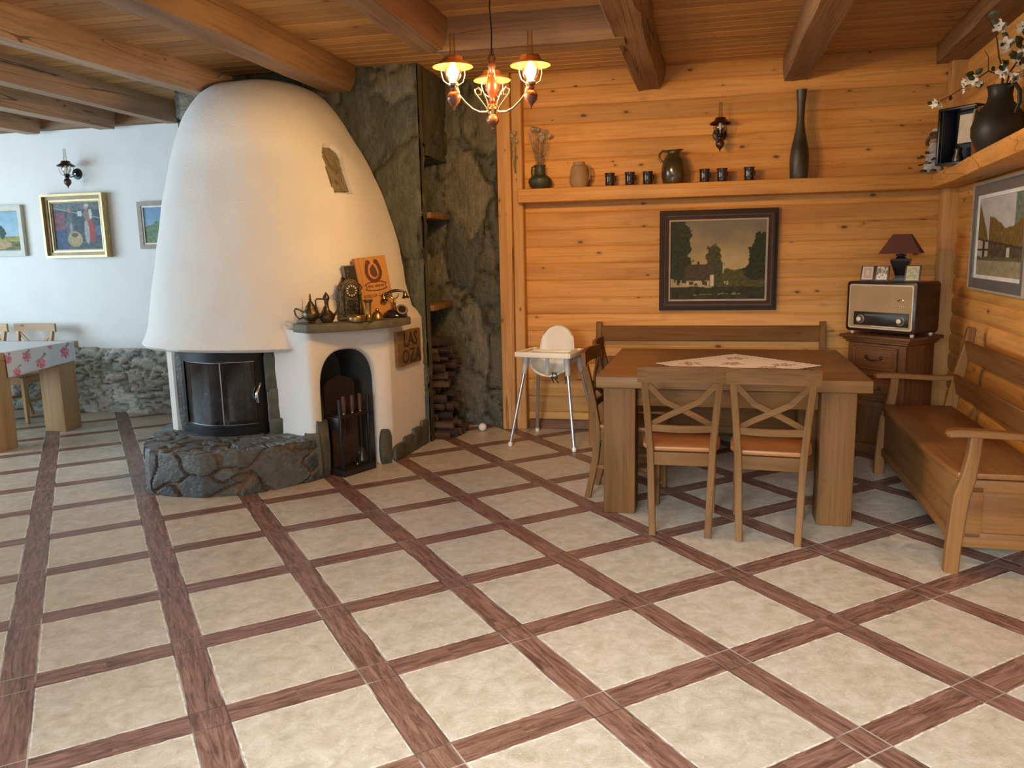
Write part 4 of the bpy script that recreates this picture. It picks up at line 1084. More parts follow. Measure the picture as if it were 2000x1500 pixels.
mb.box((0, -.238, .712), (.43, .012, .040), .005); mb.box((.220, -.12, .710), (.012, .24, .036), .005); mb.box((-.220, -.12, .710), (.012, .24, .036), .005)
mb.build('tray', WP, t)
for sx, sy in ((-1, -1), (1, -1), (-1, 1), (1, 1)):
    top = Vector((sx * .165, .0 + sy * .12 - .03, .655)); bot = Vector((sx * .262, sy * .27, .018))
    mb = MB(); mb.tube([top, bot], .0125, 12); l = mb.build('leg', AL, t)
    mb = MB(); mb.lathe([(0, -.018), (.015, -.016), (.018, 0), (.014, .014), (0, .016)], 14, bot); tag(mb.build('foot', WP, l), 'white round foot')
    mb = MB(); mb.tube([top + Vector((0, 0, .03)), top.lerp(bot, .16)], [.026, .019], 12); tag(mb.build('leg_socket', GP, l), 'grey socket')
mb = MB(); mb.box((0, -.135, .625), (.030, .016, .15), .006); mb.build('crotch_post', GP, t)
mb = MB()
for x0, dx in ((.03, .012), (.055, .03), (.15, -.01)):
    mb.tube([(x0, -.11, .57), (x0 + dx * .5, -.115, .54), (x0 + dx * .2, -.12, .515), (x0 + dx, -.115, .485)], .006, 6, flat=.5)
    mb.box((x0 + dx * .3, -.117, .525), (.024, .012, .018), .003)
mb.tube([(.03, -.11, .565), (.08, -.12, .545), (.12, -.11, .575)], .006, 6, flat=.5)
tag(mb.build('harness_strap', plain('black_webbing', (.02, .02, .02), .7), t), 'black harness straps hanging below the seat')

# ------------------------------------------------------------------ corner cabinet, radio, lamp, photos
CBX, CBY, CBZ = [wood('walnut_cabinet', (.17, .068, .021), (.09, .033, .010), a, 1.1, .2, .45, .08, spec=.25) for a in 'XYZ']
CC = Vector((1.265, 5.935, 0)); CR = R(-45)
t = thing('bedside_cabinet', 'dark walnut cabinet with panelled drawer standing diagonally in the corner under the radio', 'cabinet', CC, CR)
mb = MB(); mb.box((0, .185, .415), (.44, .34, .75), .004); mb.box((0, .185, .035), (.46, .36, .07), .006); mb.build('carcass', CBZ, t)
mb = MB(); mb.box((0, .175, .838), (.545, .41, .024), .008); mb.box((0, .178, .820), (.50, .38, .022), .006); mb.box((0, .182, .803), (.47, .36, .018), .005); mb.build('top_board', CBX, t)
PULL = plain('dark_iron_pull', (.05, .035, .025), .4, .8)
def drawer(nm, zc, h):
    mb = MB(); mb.box((0, .008, zc), (.33, .022, h), .004); mb.box((0, .002, zc), (.27, .022, h - .05), .006); 
    for s in (-1, 1): mb.box((s * .158, 0, zc), (.016, .016, h), .003)
    for s in (-1, 1): mb.box((0, 0, zc + s * (h / 2 - .008)), (.33, .016, .016), .003)
    dwr = mb.build(nm, CBX, t)
    mb = MB(); mb.tube([(-.055, -.012, zc + .005), (-.035, -.030, zc - .006), (0, -.034, zc - .010), (.035, -.030, zc - .006), (.055, -.012, zc + .005)], .005, 8)
    for s in (-1, 1): mb.lathe([(0, 0), (.014, .002), (.008, .010), (0, .012)], 12, M=tf((s * .055, -.010, zc + .006), (R(90), 0, 0)))
    mb.build('pull_handle', PULL, dwr)
drawer('drawer', .690, .165)
mb = MB(); mb.box((0, .006, .575), (.40, .02, .03), .006); mb.build('moulding', CBX, t)
drawer('drawer', .480, .13)
mb = MB(); mb.box((0, .008, .235), (.33, .022, .30), .004); mb.box((0, .002, .235), (.25, .022, .22), .006); d = mb.build('door', CBZ, t)
mb = MB(); mb.lathe([(0, 0), (.012, .002), (.006, .014), (.014, .022), (0, .03)], 14, M=tf((.13, -.004, .26), (R(90), 0, 0))); mb.build('knob', PULL, d)
# radio
ZC = .851
t = thing('radio', 'old table radio with gold speaker cloth and two knobs on the corner cabinet', 'radio', CC + Vector((.018, .000, ZC)), CR)
RB = wood('dark_radio_veneer', (.042, .015, .010), (.022, .009, .006), 'X', 1.2, 0, .25, .04, coat=.2)
IV = plain('ivory_trim', (.58, .48, .32), .35)
def rr(w, h, r, k=5):
    o = []
    for cx, cy, a0 in ((w - r, h - r, 0), (-w + r, h - r, 90), (-w + r, -h + r, 180), (w - r, -h + r, 270)):
        for i in range(k + 1): a = R(a0 + 90 * i / k); o.append((cx + r * math.cos(a), cy + r * math.sin(a)))
    return o
RZ = .198; FR = lambda y: tf((0, y, RZ), (R(90), 0, 0))
mb = MB(); mb.prism(rr(.262, .176, .025), -.28, 0, M=FR(0), bev=.006); mb.build('case', RB, t)
mb = MB(); mb.prism(rr(.240, .155, .018), 0, .004, M=FR(0), bev=.001); mb.build('trim_frame', IV, t)
gm = NT('gold_speaker_cloth'); wv = gm.node('ShaderNodeTexWave'); wv.inputs['Scale'].default_value = 160; gm.set(wv.inputs['Vector'], gm.coord())
gm.bump(wv.outputs[1], .3, .002); GOLD = gm.base(gm.ramp(gm.noise(gm.coord(), 6, 3), [(.3, (.36, .225, .095)), (.7, (.43, .28, .125))]), .6)
mb = MB(); mb.prism(rr(.230, .145, .012), .002, .0065, M=FR(0)); mb.build('speaker_cloth', GOLD, t)
mb = MB(); mb.box((.012, -.0085, RZ - .083), (.410, .006, .095), .002); pn = mb.build('dial_panel', plain('dark_dial_glass', (.030, .022, .016), .3, 0, .2, spec=.3), t)
mb = MB(); mb.box((.012, -.0120, RZ - .058), (.24, .002, .012)); tag(mb.build('scale_strip', plain('grey_scale', (.10, .08, .07), .3), pn), 'pale tuning strip')
for s in (-1, 1):
    mb = MB(); mb.lathe([(.032, 0), (.032, .004), (.022, .006), (.021, .016), (.018, .020), (0, .021)], 24, M=tf((.012 + s * .150, -.0115, RZ - .088), (R(90), 0, 0)))
    k = mb.build('knob', plain('brown_knob_ring', (.16, .115, .075), .3), t)
    mb = MB(); mb.lathe([(.017, .018), (.016, .026), (.010, .031), (0, .032)], 20, M=tf((.012 + s * .150, -.0115, RZ - .088), (R(90), 0, 0))); mb.build('knob_cap', plain('cream_knob', (.72, .62, .46), .25), k)
mb = MB(); mb.tube([(.128, -.0085, RZ + .046), (.150, -.0085, RZ + .056), (.172, -.0085, RZ + .046), (.150, -.0085, RZ + .036), (.128, -.0085, RZ + .046)], .003, 6); mb.lathe([(0, .004), (.009, .003), (.010, 0)], 14, M=tf((.168, -.007, RZ + .050), (R(90), 0, 0)))
for i in range(7): mb.box((.108 + .014 * i, -.0080, RZ + .010), (.0095, .003, .016), .001, 1)
mb.build('emblem', plain('gilt_emblem', (.42, .22, .08), .25, .9), t)
for s in (-1, 1):
    for y in (.03, .25):
        mb = MB(); mb.lathe([(0, 0), (.010, 0), (.014, .008), (.014, .018), (.010, .026), (0, .026)], 14, (s * .225, y, 0)); mb.build('foot', plain('ivory_foot', (.55, .46, .34), .3), t)
mb = MB(); mb.prism([(-.06, -.138), (.12, -.140), (.13, -.132), (.05, -.122), (0, -.126), (-.05, -.128)], .0065, .0085, M=FR(0)); tag(mb.build('torn_label', plain('pale_paper', (.60, .45, .36), .8), t), 'torn pale strip below the dial')
# lamp on radio
ZR = ZC + .376
lp = CC + Vector((.165, .125, ZR))
t = thing('table_lamp', 'small lamp with dark red pyramid shade on top of the radio', 'lamp', lp, R(-20))
LB = plain('black_glazed_base', (.020, .014, .013), .25, 0, .2, coat=.3)
def frus(mb, w0, w1, z0, z1, mat=0):
    v = [(sx * w0 / 2, sy * w0 / 2, z0) for sx, sy in ((-1, -1), (1, -1), (1, 1), (-1, 1))] + [(sx * w1 / 2, sy * w1 / 2, z1) for sx, sy in ((-1, -1), (1, -1), (1, 1), (-1, 1))]
    mb.add(v, [[0, 1, 5, 4], [1, 2, 6, 5], [2, 3, 7, 6], [3, 0, 4, 7], [3, 2, 1, 0], [4, 5, 6, 7]], mat)
mb = MB(); frus(mb, .085, .085, 0, .018); frus(mb, .060, .062, .018, .035); frus(mb, .060, .125, .035, .135); frus(mb, .125, .120, .135, .150); frus(mb, .070, .045, .150, .168); frus(mb, .065, .060, .168, .182); mb.lathe([(.010, .18), (.010, .215), (0, .215)], 10); mb.build('base', LB, t)
mb = MB(); v = []; 
for w_, z_ in ((.262, .186), (.110, .318)):
    for sx, sy in ((-1, -1), (1, -1), (1, 1), (-1, 1)): v.append((sx * w_ / 2, sy * w_ / 2, z_))
for w_, z_ in ((.256, .186), (.104, .318)):
    for sx, sy in ((-1, -1), (1, -1), (1, 1), (-1, 1)): v.append((sx * w_ / 2, sy * w_ / 2, z_))
mb.add(v, [[i, (i + 1) % 4, 4 + (i + 1) % 4, 4 + i] for i in range(4)] + [[8 + i, 12 + i, 12 + (i + 1) % 4, 8 + (i + 1) % 4] for i in range(4)] + [[i, 8 + i, 8 + (i + 1) % 4, (i + 1) % 4] for i in range(4)] + [[4 + i, 4 + (i + 1) % 4, 12 + (i + 1) % 4, 12 + i] for i in range(4)])
mb.bar((-.05, 0, .30), (.05, 0, .30), .003, .003); mb.bar((0, -.05, .30), (0, .05, .30), .003, .003); mb.tube([(0, 0, .21), (0, 0, .30)], .004, 6)
mb.build('lamp_shade', plain('dark_red_fabric', (.115, .036, .022), .8, 0, .08, 8, .3, 220), t)
# three small photo frames
FRW = plain('dark_photo_frame', (.075, .035, .020), .4)
def photo_grid(mb, w, h, fn, nx, ny, M):
    vs = []; fs = []; b = len(mb.v)
    for i in range(nx + 1):
        for j in range(ny + 1): vs.append((-w / 2 + w * i / nx, -h / 2 + h * j / ny, 0)); mb.c.append(fn(i / nx, j / ny))
    for i in range(nx):
        for j in range(ny): fs.append([i * (ny + 1) + j, (i + 1) * (ny + 1) + j, (i + 1) * (ny + 1) + j + 1, i * (ny + 1) + j + 1])
    mb.add(vs, fs, 0, False, M)
def ph1(u, v):
    if max(abs(u - .5) * 2, abs(v - .5) * 2) > .80: return (.50, .46, .42)
    return (.36, .27, .22) if math.hypot((u - .5) * 1.4, v - .55) > .22 else (.50, .40, .34)
def ph2(u, v):
    d = math.hypot((u - .5), (v - .62)); 
    if d < .16: return (.30, .27, .24)
    if d < .34: return (.05, .045, .04) if noise.noise(Vector((u * 6, v * 6, 1))) > -.05 else (.55, .52, .48)
    return (.62, .60, .56) if v < .42 and abs(u - .5) < .42 and noise.noise(Vector((u * 5, v * 5, 4))) > -.2 else (.42, .40, .38) if noise.noise(Vector((u * 4, v * 4, 8))) > .1 else (.12, .10, .09)
def ph3(u, v):
    if max(abs(u - .5) * 2, abs(v - .5) * 2) > .84: return (.50, .46, .34)
    q = noise.noise(Vector((u * 5, v * 5, 2))); return (.42, .40, .26) if q > 0 else (.28, .30, .17)
for fx, fn, lab, w_, h_ in ((-.140, ph1, 'small framed portrait photo at the left end on top of the radio', .072, .092), (-.030, ph2, 'small framed photo just left of the lamp on the radio, dark face and white collar', .074, .094), (.192, ph3, 'small pale greenish photo frame right of the lamp on the radio', .078, .096)):
    p = CC + Euler((0, 0, CR)).to_matrix() @ Vector((fx + .018, .045, 0)) + Vector((0, 0, ZR + .002))
    t = thing('photo_frame', lab, 'photo frame', p, CR + R(16), 'photo frames on the radio'); t.rotation_euler = (R(-14), 0, CR + R(16))
    mb = MB(); mb.box((0, .006, h_ / 2 + .006), (w_ + .022, .008, h_ + .014), .002); mb.bar((0, .012, h_ * .7), (0, .040, .012), .016, .003); mb.build('frame', FRW, t)
    mb = MB(); mb.c = []; photo_grid(mb, w_, h_, fn, 12, 16, tf((0, .0012, h_ / 2 + .007), (R(90), 0, 0))); mb.build('photo', painted('photo_print', .35, 0, 0), t)
# ------------------------------------------------------------------ framed paintings
def ring(mb, w, h, t, y0, y1, mat=0):
    """mitred frame moulding; front at y0 (towards viewer, negative), back at y1"""
    o = [(-w / 2, -h / 2), (w / 2, -h / 2), (w / 2, h / 2), (-w / 2, h / 2)]; i_ = [(-w / 2 + t, -h / 2 + t), (w / 2 - t, -h / 2 + t), (w / 2 - t, h / 2 - t), (-w / 2 + t, h / 2 - t)]
    vs = [(x, y0, z) for x, z in o] + [(x, y0, z) for x, z in i_] + [(x, y1, z) for x, z in o] + [(x, y1, z) for x, z in i_]
    fs = []
    for k in range(4):
        n = (k + 1) % 4; fs += [[k, n, 4 + n, 4 + k], [8 + k, 12 + k, 12 + n, 8 + n], [k, 8 + k, 8 + n, n], [4 + k, 4 + n, 12 + n, 12 + k]]
    mb.add(vs, fs, mat)
def canvas(w, h, fn, nx, ny, y):
    mb = MB(); mb.c = []; photo_grid(mb, w, h, fn, nx, ny, tf((0, y, 0), (R(90), 0, 0))); return mb
PAINT = painted('oil_paint', .65, 0, .15, 140); PAINT.node_tree.nodes['Principled BSDF'].inputs['Specular IOR Level'].default_value = .25
def N2(x, y, s=0): return noise.noise(Vector((x, y, s)))
def dab(c, u, v, amt=.25, f=22, s=0):
    k = 1 + amt * N2(u * f, v * f, s) + amt * .6 * N2(u * f * 2.7, v * f * 2.7, s + 4); return tuple(x * k for x in c)
def blob(u, v, cx, cy, rx, ry, rough=.3, f=9, s=0): return math.hypot((u - cx) / rx, (v - cy) / ry) + rough * N2(u * f, v * f, s) + rough * .5 * N2(u * f * 3, v * f * 3, s + 2) < 1
def p_cottage(u, v):
    sky = mix((.40, .30, .135), (.19, .165, .115), min(1, max(0, (v - .35) / .6 + .25 * N2(u * 3, v * 5, 1))))
    sky = mix(sky, (.50, .38, .17), max(0, .7 - math.hypot((u - .68) * 1.6, (v - .48) * 2.4)))
    c = dab(sky, u, v, .10, 10)
    if v < .38 + .05 * N2(u * 14, 1, 2) and u > .5: c = dab((.085, .075, .022), u, v, .4, 26)
    if blob(u, v, .47, .42, .09, .31, .35, 12, 3): c = dab((.060, .062, .022), u, v, .5, 30)
    if blob(u, v, .06, .72, .17, .36, .35, 10, 5) or blob(u, v, .10, .42, .13, .24, .4, 11, 6): c = dab((.032, .040, .018), u, v, .5, 30)
    if blob(u, v, .98, .58, .15, .30, .35, 10, 7) or blob(u, v, .90, .36, .12, .12, .4, 12, 8): c = dab((.030, .036, .014), u, v, .5, 30)
    if .16 < u < .46 and .24 < v < .45 - max(0, .20 - u) * 1.2 - max(0, u - .43) * 3: c = dab((.075, .052, .030), u, v, .3, 30)
    if .285 < u < .31 and .44 < v < .49: c = (.06, .04, .025)
    if .17 < u < .42 and .175 < v < .245:
        c = dab((.44, .36, .22), u, v, .25, 24)
        if (.20 < u < .25 or .34 < u < .40) and .19 < v < .235: c = (.10, .05, .025)
        if N2(u * 20, v * 10, 9) > .25: c = (.07, .05, .02)
    if .43 < u < .465 and .17 < v < .31: c = (.62, .48, .32)
    if .555 < u < .565 and .33 < v < .48: c = (.58, .46, .30)
    if .57 < u < .62 and .19 < v < .23 and N2(u * 60, v * 40, 3) > 0: c = (.50, .42, .28)
    if v < .16 + .02 * N2(u * 6, 2): c = dab((.036, .036, .014), u, v, .5, 18)
    if v < .16 and abs(v - .06 - .02 * u) < .012 and .25 < u < .75 and N2(u * 20, v * 60, 5) > .1: c = (.22, .16, .08)
    if u < .17 and .17 < v < .25 and int(u * 70) % 4 == 0: c = (.34, .28, .18)
    return c
def p_interior(u, v):
    c = dab((.060, .095, .13), u, v, .5, 16)
    if v > .84: c = dab((.16, .19, .20), u, v + u * .3, .5, 14)
    if v < .2: c = dab((.085, .13, .15), u, v, .5, 18)
    if u < .24 and .38 < v < .8: c = dab((.24, .09, .12), u, v, .5, 12)
    if u < .28 and v < .42: c = dab((.06, .11, .22), u, v, .4, 12)
    if abs(v - (.9 - .25 * u)) < .012: c = (.34, .38, .38)
    if blob(u, v, .33, .52, .085, .28, .3, 9, 2): c = dab((.13, .15, .16), u, v, .6, 24)
    if blob(u, v, .36, .44, .03, .14, .2): c = (.32, .36, .36)
    if blob(u, v, .34, .84, .035, .055, .1): c = (.42, .28, .20)
    if blob(u, v, .42, .22, .155, .17, .08): c = dab((.46, .38, .19), u * 3, v * .4, .5, 22)
    if blob(u, v, .42, .31, .08, .045, .1): c = (.14, .12, .06)
    if .515 < u < .605 and .70 < v < .82: c = (.62, .68, .66)
    if blob(u, v, .745, .38, .115, .27, .06) and v > .15: c = dab((.45, .065, .055), u * 3, v * .4, .4, 20)
    if blob(u, v, .685, .37, .055, .25, .06): c = dab((.42, .42, .42), u, v, .3, 20)
    if blob(u, v, .715, .72, .075, .12, .1): c = dab((.30, .20, .16), u, v, .4, 20)
    if blob(u, v, .785, .74, .035, .11, .1): c = (.66, .62, .55)
    if blob(u, v, .70, .90, .045, .055, .08): c = (.52, .34, .24)
    if blob(u, v, .72, .935, .05, .04, .1): c = (.62, .60, .54)
    if u > .86 and .28 < v < .5: c = dab((.09, .18, .30), u, v, .4, 14)
    return mix(c, (.12, .125, .12), .30)
def p_field(u, v):
    c = dab(mix((.42, .53, .58), (.24, .40, .52), v), u, v, .14, 7)
    if v < .36: c = dab((.30, .27, .09), u, v, .4, 14)
    if v < .22: c = dab((.15, .15, .07), u, v, .5, 12)
    if blob(u, v, .60, .13, .22, .12, .3): c = dab((.40, .28, .16), u, v, .3, 12)
    if blob(u, v, .66, .46, .07, .17, .25, 12) : c = dab((.045, .085, .075), u, v, .4, 24)
    if v < .42 and u < .62 and v > .34: c = dab((.30, .33, .20), u, v, .4, 18)
    return c
def p_hill(u, v):
    c = dab(mix((.36, .46, .54), (.16, .30, .46), v), u, v, .12, 6)
    if v < .62 - .9 * abs(u - .25) + .05 * N2(u * 9, 1): c = dab((.16, .24, .15), u, v, .4, 14)
    if v < .12: c = dab((.20, .24, .14), u, v, .4, 14)
    return c
def p_thatch(u, v):
    c = dab((.46, .45, .42), u, v, .14, 7)
    if u > .78 and v > .5 + .2 * N2(u * 7, v * 3, 2): c = dab((.13, .17, .12), u, v, .5, 16)
    if v < .86 - (u - .05) * 2.0 + .04 * N2(u * 9, v * 9, 1) or (u > .26 and v < .68 + .08 * math.sin(u * 7) + .03 * N2(u * 9, 3)): c = dab((.16, .105, .025), u * 2, v * .7, .5, 20)
    if .22 < v < .46 - .12 * u:
        c = dab((.085, .062, .035), u, v, .6, 18)
        if u < .26: c = dab((.44, .37, .27), u, v, .15, 16)
        if .13 < u < .18 or (u < .26 and abs(v - .33) < .012): c = (.045, .03, .02)
        if .66 < u < .72 and v < .36: c = (.52, .46, .36)
    if abs(v - (.47 - .12 * u)) < .010: c = (.05, .035, .02)
    if v < .24 + .02 * N2(u * 12, 1): c = dab((.115, .105, .05), u, v, .4, 18)
    if v < .19: c = dab((.29, .25, .145), u, v, .25, 14)
    return c
def picture(label, w, h, loc, rz, rings, fn, nx, ny, lean=0):
    t = thing('framed_painting', label, 'painting', loc, rz); t.rotation_euler = (lean, 0, rz)
    cw, chh = w, h; y = -.01; prev = None
    for k, (tk, y0, m, nm) in enumerate(rings):
        mb = MB(); ring(mb, cw, chh, tk, y0, .0); o = mb.build(nm, m, t); cw -= 2 * tk; chh -= 2 * tk
    canvas(cw + .004, chh + .004, fn, nx, ny, -.010).build('canvas', PAINT, t)
    mb = MB(); mb.box((0, -.003, 0), (cw + .02, .006, chh + .02)); mb.build('backing', FRW, t)
    return t
DKF = plain('dark_frame_moulding', (.040, .021, .013), .55, 0, .15, spec=.2); GRF = plain('greyed_frame_band', (.080, .066, .046), .6, spec=.2); RDF = plain('oxblood_band', (.060, .018, .012), .5, spec=.2)
LIN = plain('linen_liner', (.40, .335, .25), .8); GLD = plain('gilt_frame', (.56, .42, .19), .38, .25, .12); GLD2 = plain('aged_gilt_slope', (.25, .17, .085), .5, .2, .2); WFR = plain('pale_frame', (.50, .50, .42), .5)
TAU = plain('taupe_frame', (.32, .265, .215), .6); WHL = plain('white_liner', (.75, .73, .68), .6); SLV = plain('grey_metal_frame', (.17, .175, .165), .35, .3)
picture('large dark-framed oil painting of a cottage among trees above the back bench', .892, .778, (.200, YB - .014, 1.383), 0,
        [(.022, -.030, DKF, 'outer_moulding'), (.014, -.048, DKF, 'raised_edge'), (.014, -.036, GRF, 'grey_band'), (.022, -.028, RDF, 'inner_band'), (.014, -.020, LIN, 'liner')], p_cottage, 130, 110)
picture('gilt-framed painting of a woman in a red skirt beside a seated figure', .690, .600, (-5.765, YL - .004, 1.815), 0,
        [(.022, -.075, GLD, 'gilt_edge'), (.030, -.045, GLD2, 'sloped_band'), (.018, -.034, GLD, 'inner_gilt'), (.012, -.022, LIN, 'liner')], p_interior, 100, 90)
picture('pale-framed landscape painting with a lone tree at the left edge of the white wall', .740, .490, (-6.745, YL - .004, 1.788), 0,
        [(.012, -.040, WFR, 'outer_edge'), (.040, -.030, WFR, 'frame'), (.010, -.02, LIN, 'liner')], p_field, 90, 60)
picture('taupe-framed landscape painting half hidden behind the left side of the white hood', .620, .435, (-4.775, YL - .004, 1.800), 0,
        [(.040, -.030, TAU, 'frame'), (.014, -.022, WHL, 'liner')], p_hill, 80, 60)
ya = 5.255; picture('grey-framed painting of a thatched farmhouse on the right pine wall', 1.13, .665, (xr(ya) - .018, ya, 1.512), R(-94),
        [(.012, -.034, LIN, 'pale_edge'), (.062, -.028, SLV, 'grey_frame'), (.022, -.018, WHL, 'liner')], p_thatch, 130, 80)

# ------------------------------------------------------------------ oil-lamp style lights
GLASS = thin_glass('clear_lamp_glass', (.96, .95, .92), .10)
WARMGL = thin_glass('warm_lamp_glass', (1, .93, .80), .10)
TIN = plain('dark_copper_shade', (.085, .035, .020), .35, .7, .3, 20); COP = plain('copper_shade', (.50, .20, .075), .30, .85, .2, 20)
BRI = plain('polished_nickel_brass', (.34, .29, .21), .28, .95, .12, 20); IRON = plain('black_lamp_iron', (.022, .021, .022), .35, .7)
TURN = plain('dark_turned_wood', (.055, .020, .012), .22, 0, .2, coat=.4); TURNR = plain('red_turned_wood', (.15, .018, .004), .3, 0, .2, coat=.3); TURNO = plain('brown_turned_wood', (.17, .062, .026), .24, 0, .25, coat=.4)
def lamp_parts(par, c, wood_m, metal, shade_m, glass, sc=1.0, lit=False, r_sh=.078):
    """vertical oil-lamp: c = bottom of glass globe"""
    M = tf(c, sc=sc)
    mb = MB(); mb.lathe([(0, -.125), (.004, -.120), (.006, -.108), (.014, -.100), (.030, -.082), (.034, -.062), (.028, -.044), (.014, -.034), (.020, -.028), (.020, -.022), (.012, -.016)], 24, M=M); o = mb.build('font', wood_m, par)
    hold = o
    mb = MB(); mb.lathe([(.012, -.018), (.024, -.010), (.026, 0), (.022, .006), (.018, .004), (0, .002)], 22, M=M); mb.build('burner', metal, hold)
    mb = MB(); mb.lathe([(.018, .002), (.036, .030), (.042, .055), (.038, .080), (.026, .104), (.0245, .104), (.036, .080), (.040, .055), (.034, .030), (.016, .004)], 24, M=M); mb.build('glass_globe', glass, hold)
    mb = MB(); mb.lathe([(r_sh, .078), (r_sh * 1.03, .076), (r_sh * .98, .084), (r_sh * .66, .098), (r_sh * .52, .108), (r_sh * .48, .122), (.022, .126), (.020, .122), (r_sh * .44, .118), (r_sh * .48, .104), (r_sh * .64, .094), (r_sh, .078)], 32, M=M); mb.build('lamp_shade', shade_m, hold)
    mb = MB(); mb.lathe([(.016, .118), (.0135, .150), (.012, .235), (.0112, .235), (.0125, .150), (.015, .118)], 18, M=M); mb.build('chimney_glass', glass, hold)
    mb = MB()
    for a in (R(35), R(215)):
        ca_, sa_ = math.cos(a), math.sin(a)
        mb.tube([(ca_ * .022, sa_ * .022, -.008), (ca_ * .050, sa_ * .050, .010), (ca_ * .060, sa_ * .060, .045), (ca_ * .058, sa_ * .058, .092)], .0022, 6, M=M)
    mb.build('shade_wire', metal, hold)
    return hold
def wall_lamp(label, loc, glass):
    t = thing('wall_lamp', label, 'wall lamp', loc, 0)
    mb = MB(); mb.lathe([(0, .022), (.020, .020), (.030, .012), (.048, .010), (.052, .004), (.052, 0), (0, 0)], 30, M=tf(rot=(R(90), 0, 0))); mb.build('back_plate', IRON, t)
    mb = MB(); mb.tube([(0, -.015, 0), (0, -.045, -.020), (0, -.080, -.035), (0, -.115, -.028), (0, -.135, -.018)], .008, 10); mb.lathe([(0, 0), (.016, .006), (.016, .02), (0, .026)], 16, M=tf((0, -.01, -.004), (R(105), 0, 0))); mb.build('arm', plain('steel_arm', (.30, .33, .36), .2, .95), t)
    mb = MB(); mb.tube([(0, -.135, -.02), (0, -.135, .02)], .004, 6); mb.tube([(0, -.135, .02), (0, -.135, .075)], [.010, .014], 10); mb.build('bulb', plain('unlit_bulb', (.55, .53, .50), .15), t)
    lamp_parts(t, (0, -.135, -.018), TURN, IRON, TIN, glass)
    return t
wall_lamp('unlit oil-lamp style wall light on the pine wall above the brown jug', (.197, YB - .012, 2.330), GLASS)
wall_lamp('unlit oil-lamp style wall light on the white wall above the gilt-framed painting', (-5.720, YL, 2.300), GLASS)

# ------------------------------------------------------------------ chandelier
CX, CY = -.975, 4.0
t = thing('chandelier', 'lit three-armed chandelier of oil-lamp lights with red turned wood stem', 'chandelier', (CX, CY, 0))
mb = MB(); mb.tube([(0, 0, 2.44), (.003, 0, 2.55), (-.004, 0, 2.66), (.001, 0, 2.75), (0, 0, H)], .0035, 8); mb.lathe([(0, H - .03), (.03, H - .02), (.045, H)], 20); mb.build('cable', IRON, t)
mb = MB()
for s in (-1, 1): mb.tube([(s * .012, 0, 2.395), (s * .017, 0, 2.42), (s * .010, 0, 2.436), (0, 0, 2.44)], .0045, 8)
mb.lathe([(0, 2.405), (.010, 2.403), (.018, 2.392), (.020, 2.380), (.012, 2.368), (.010, 2.350), (.014, 2.342), (0, 2.341)], 22); mb.build('neck', TURN, t)
for s in (-1, 1):
    mb = MB(); mb.tube([(s * .013, -.004, 2.37), (s * .018, -.006, 2.335), (s * .026, -.01, 2.30)], .004, 8); mb.build('stem_wire', BRI, t)
mb = MB()
mb.lathe([(0, 2.208), (.014, 2.206), (.020, 2.196), (.026, 2.190), (.026, 2.180), (.016, 2.172), (.014, 2.160), (0, 2.158)], 22); mb.build('collar', BRI, t)
mb = MB(); mb.lathe([(0, 2.345), (.010, 2.343), (.018, 2.330), (.028, 2.305), (.030, 2.285), (.024, 2.255), (.014, 2.236), (.016, 2.226), (.020, 2.218), (.012, 2.206), (0, 2.205)], 26); mb.build('stem', TURNR, t)
mb = MB(); mb.lathe([(0, 2.160), (.012, 2.158), (.024, 2.148), (.033, 2.128), (.032, 2.112), (.018, 2.092), (.010, 2.084), (.007, 2.076), (.010, 2.070), (.005, 2.060), (0, 2.056)], 26)
for i, v in enumerate(mb.v): mb.v[i] = Vector((v.x, v.y, 2.160 + (v.z - 2.160) * .80))
mb.build('finial', TURNO, t)
GLOW = emit('glowing_bulb', (1, .80, .48), 30)
for k in range(3):
    a = R(103.5 + 120 * k); dxy = Vector((math.cos(a), math.sin(a), 0)); rr_ = .215
    arm = bpy.data.objects.new('lamp_arm', None); link(arm, t)
    mb = MB()
    def q(r_, z): return dxy * r_ + Vector((0, 0, z))
    mb.tube([q(.020, 2.176), q(.040, 2.166), q(.075, 2.163), q(.115, 2.176), q(.155, 2.205), q(.185, 2.235), q(rr_ - .012, 2.262)], .0050, 8)
    mb.tube([q(.030, 2.176), q(.045, 2.196), q(.072, 2.225), q(.095, 2.250), q(.098, 2.268), q(.080, 2.275), q(.064, 2.262), q(.066, 2.246), q(.080, 2.244)], .0038, 8)
    mb.tube([q(.024, 2.20), q(.034, 2.225), q(.054, 2.262), q(.080, 2.280)], .0036, 8)
    mb.tube([q(rr_ - .030, 2.245), q(rr_ - .020, 2.268), q(rr_ - .012, 2.285)], .004, 8)
    mb.build('arm', BRI, arm)
    c = q(rr_, 2.285); hold = None
    lamp_parts(arm, c, TURNO, BRI, COP, WARMGL, 1.0, True, .094)
    mb = MB(); mb.lathe([(0, .008), (.010, .010), (.016, .024), (.027, .044), (.028, .056), (.018, .072), (0, .080)], 18, M=tf(c)); mb.build('bulb', GLOW, arm)
    l = bpy.data.lights.new('lamp_light', 'POINT'); l.energy = 38; l.color = WARM; l.shadow_soft_size = .028
    lo = bpy.data.objects.new('lamp_light', l); col.objects.link(lo); lo.parent = arm; lo.location = c + Vector((0, 0, .048))
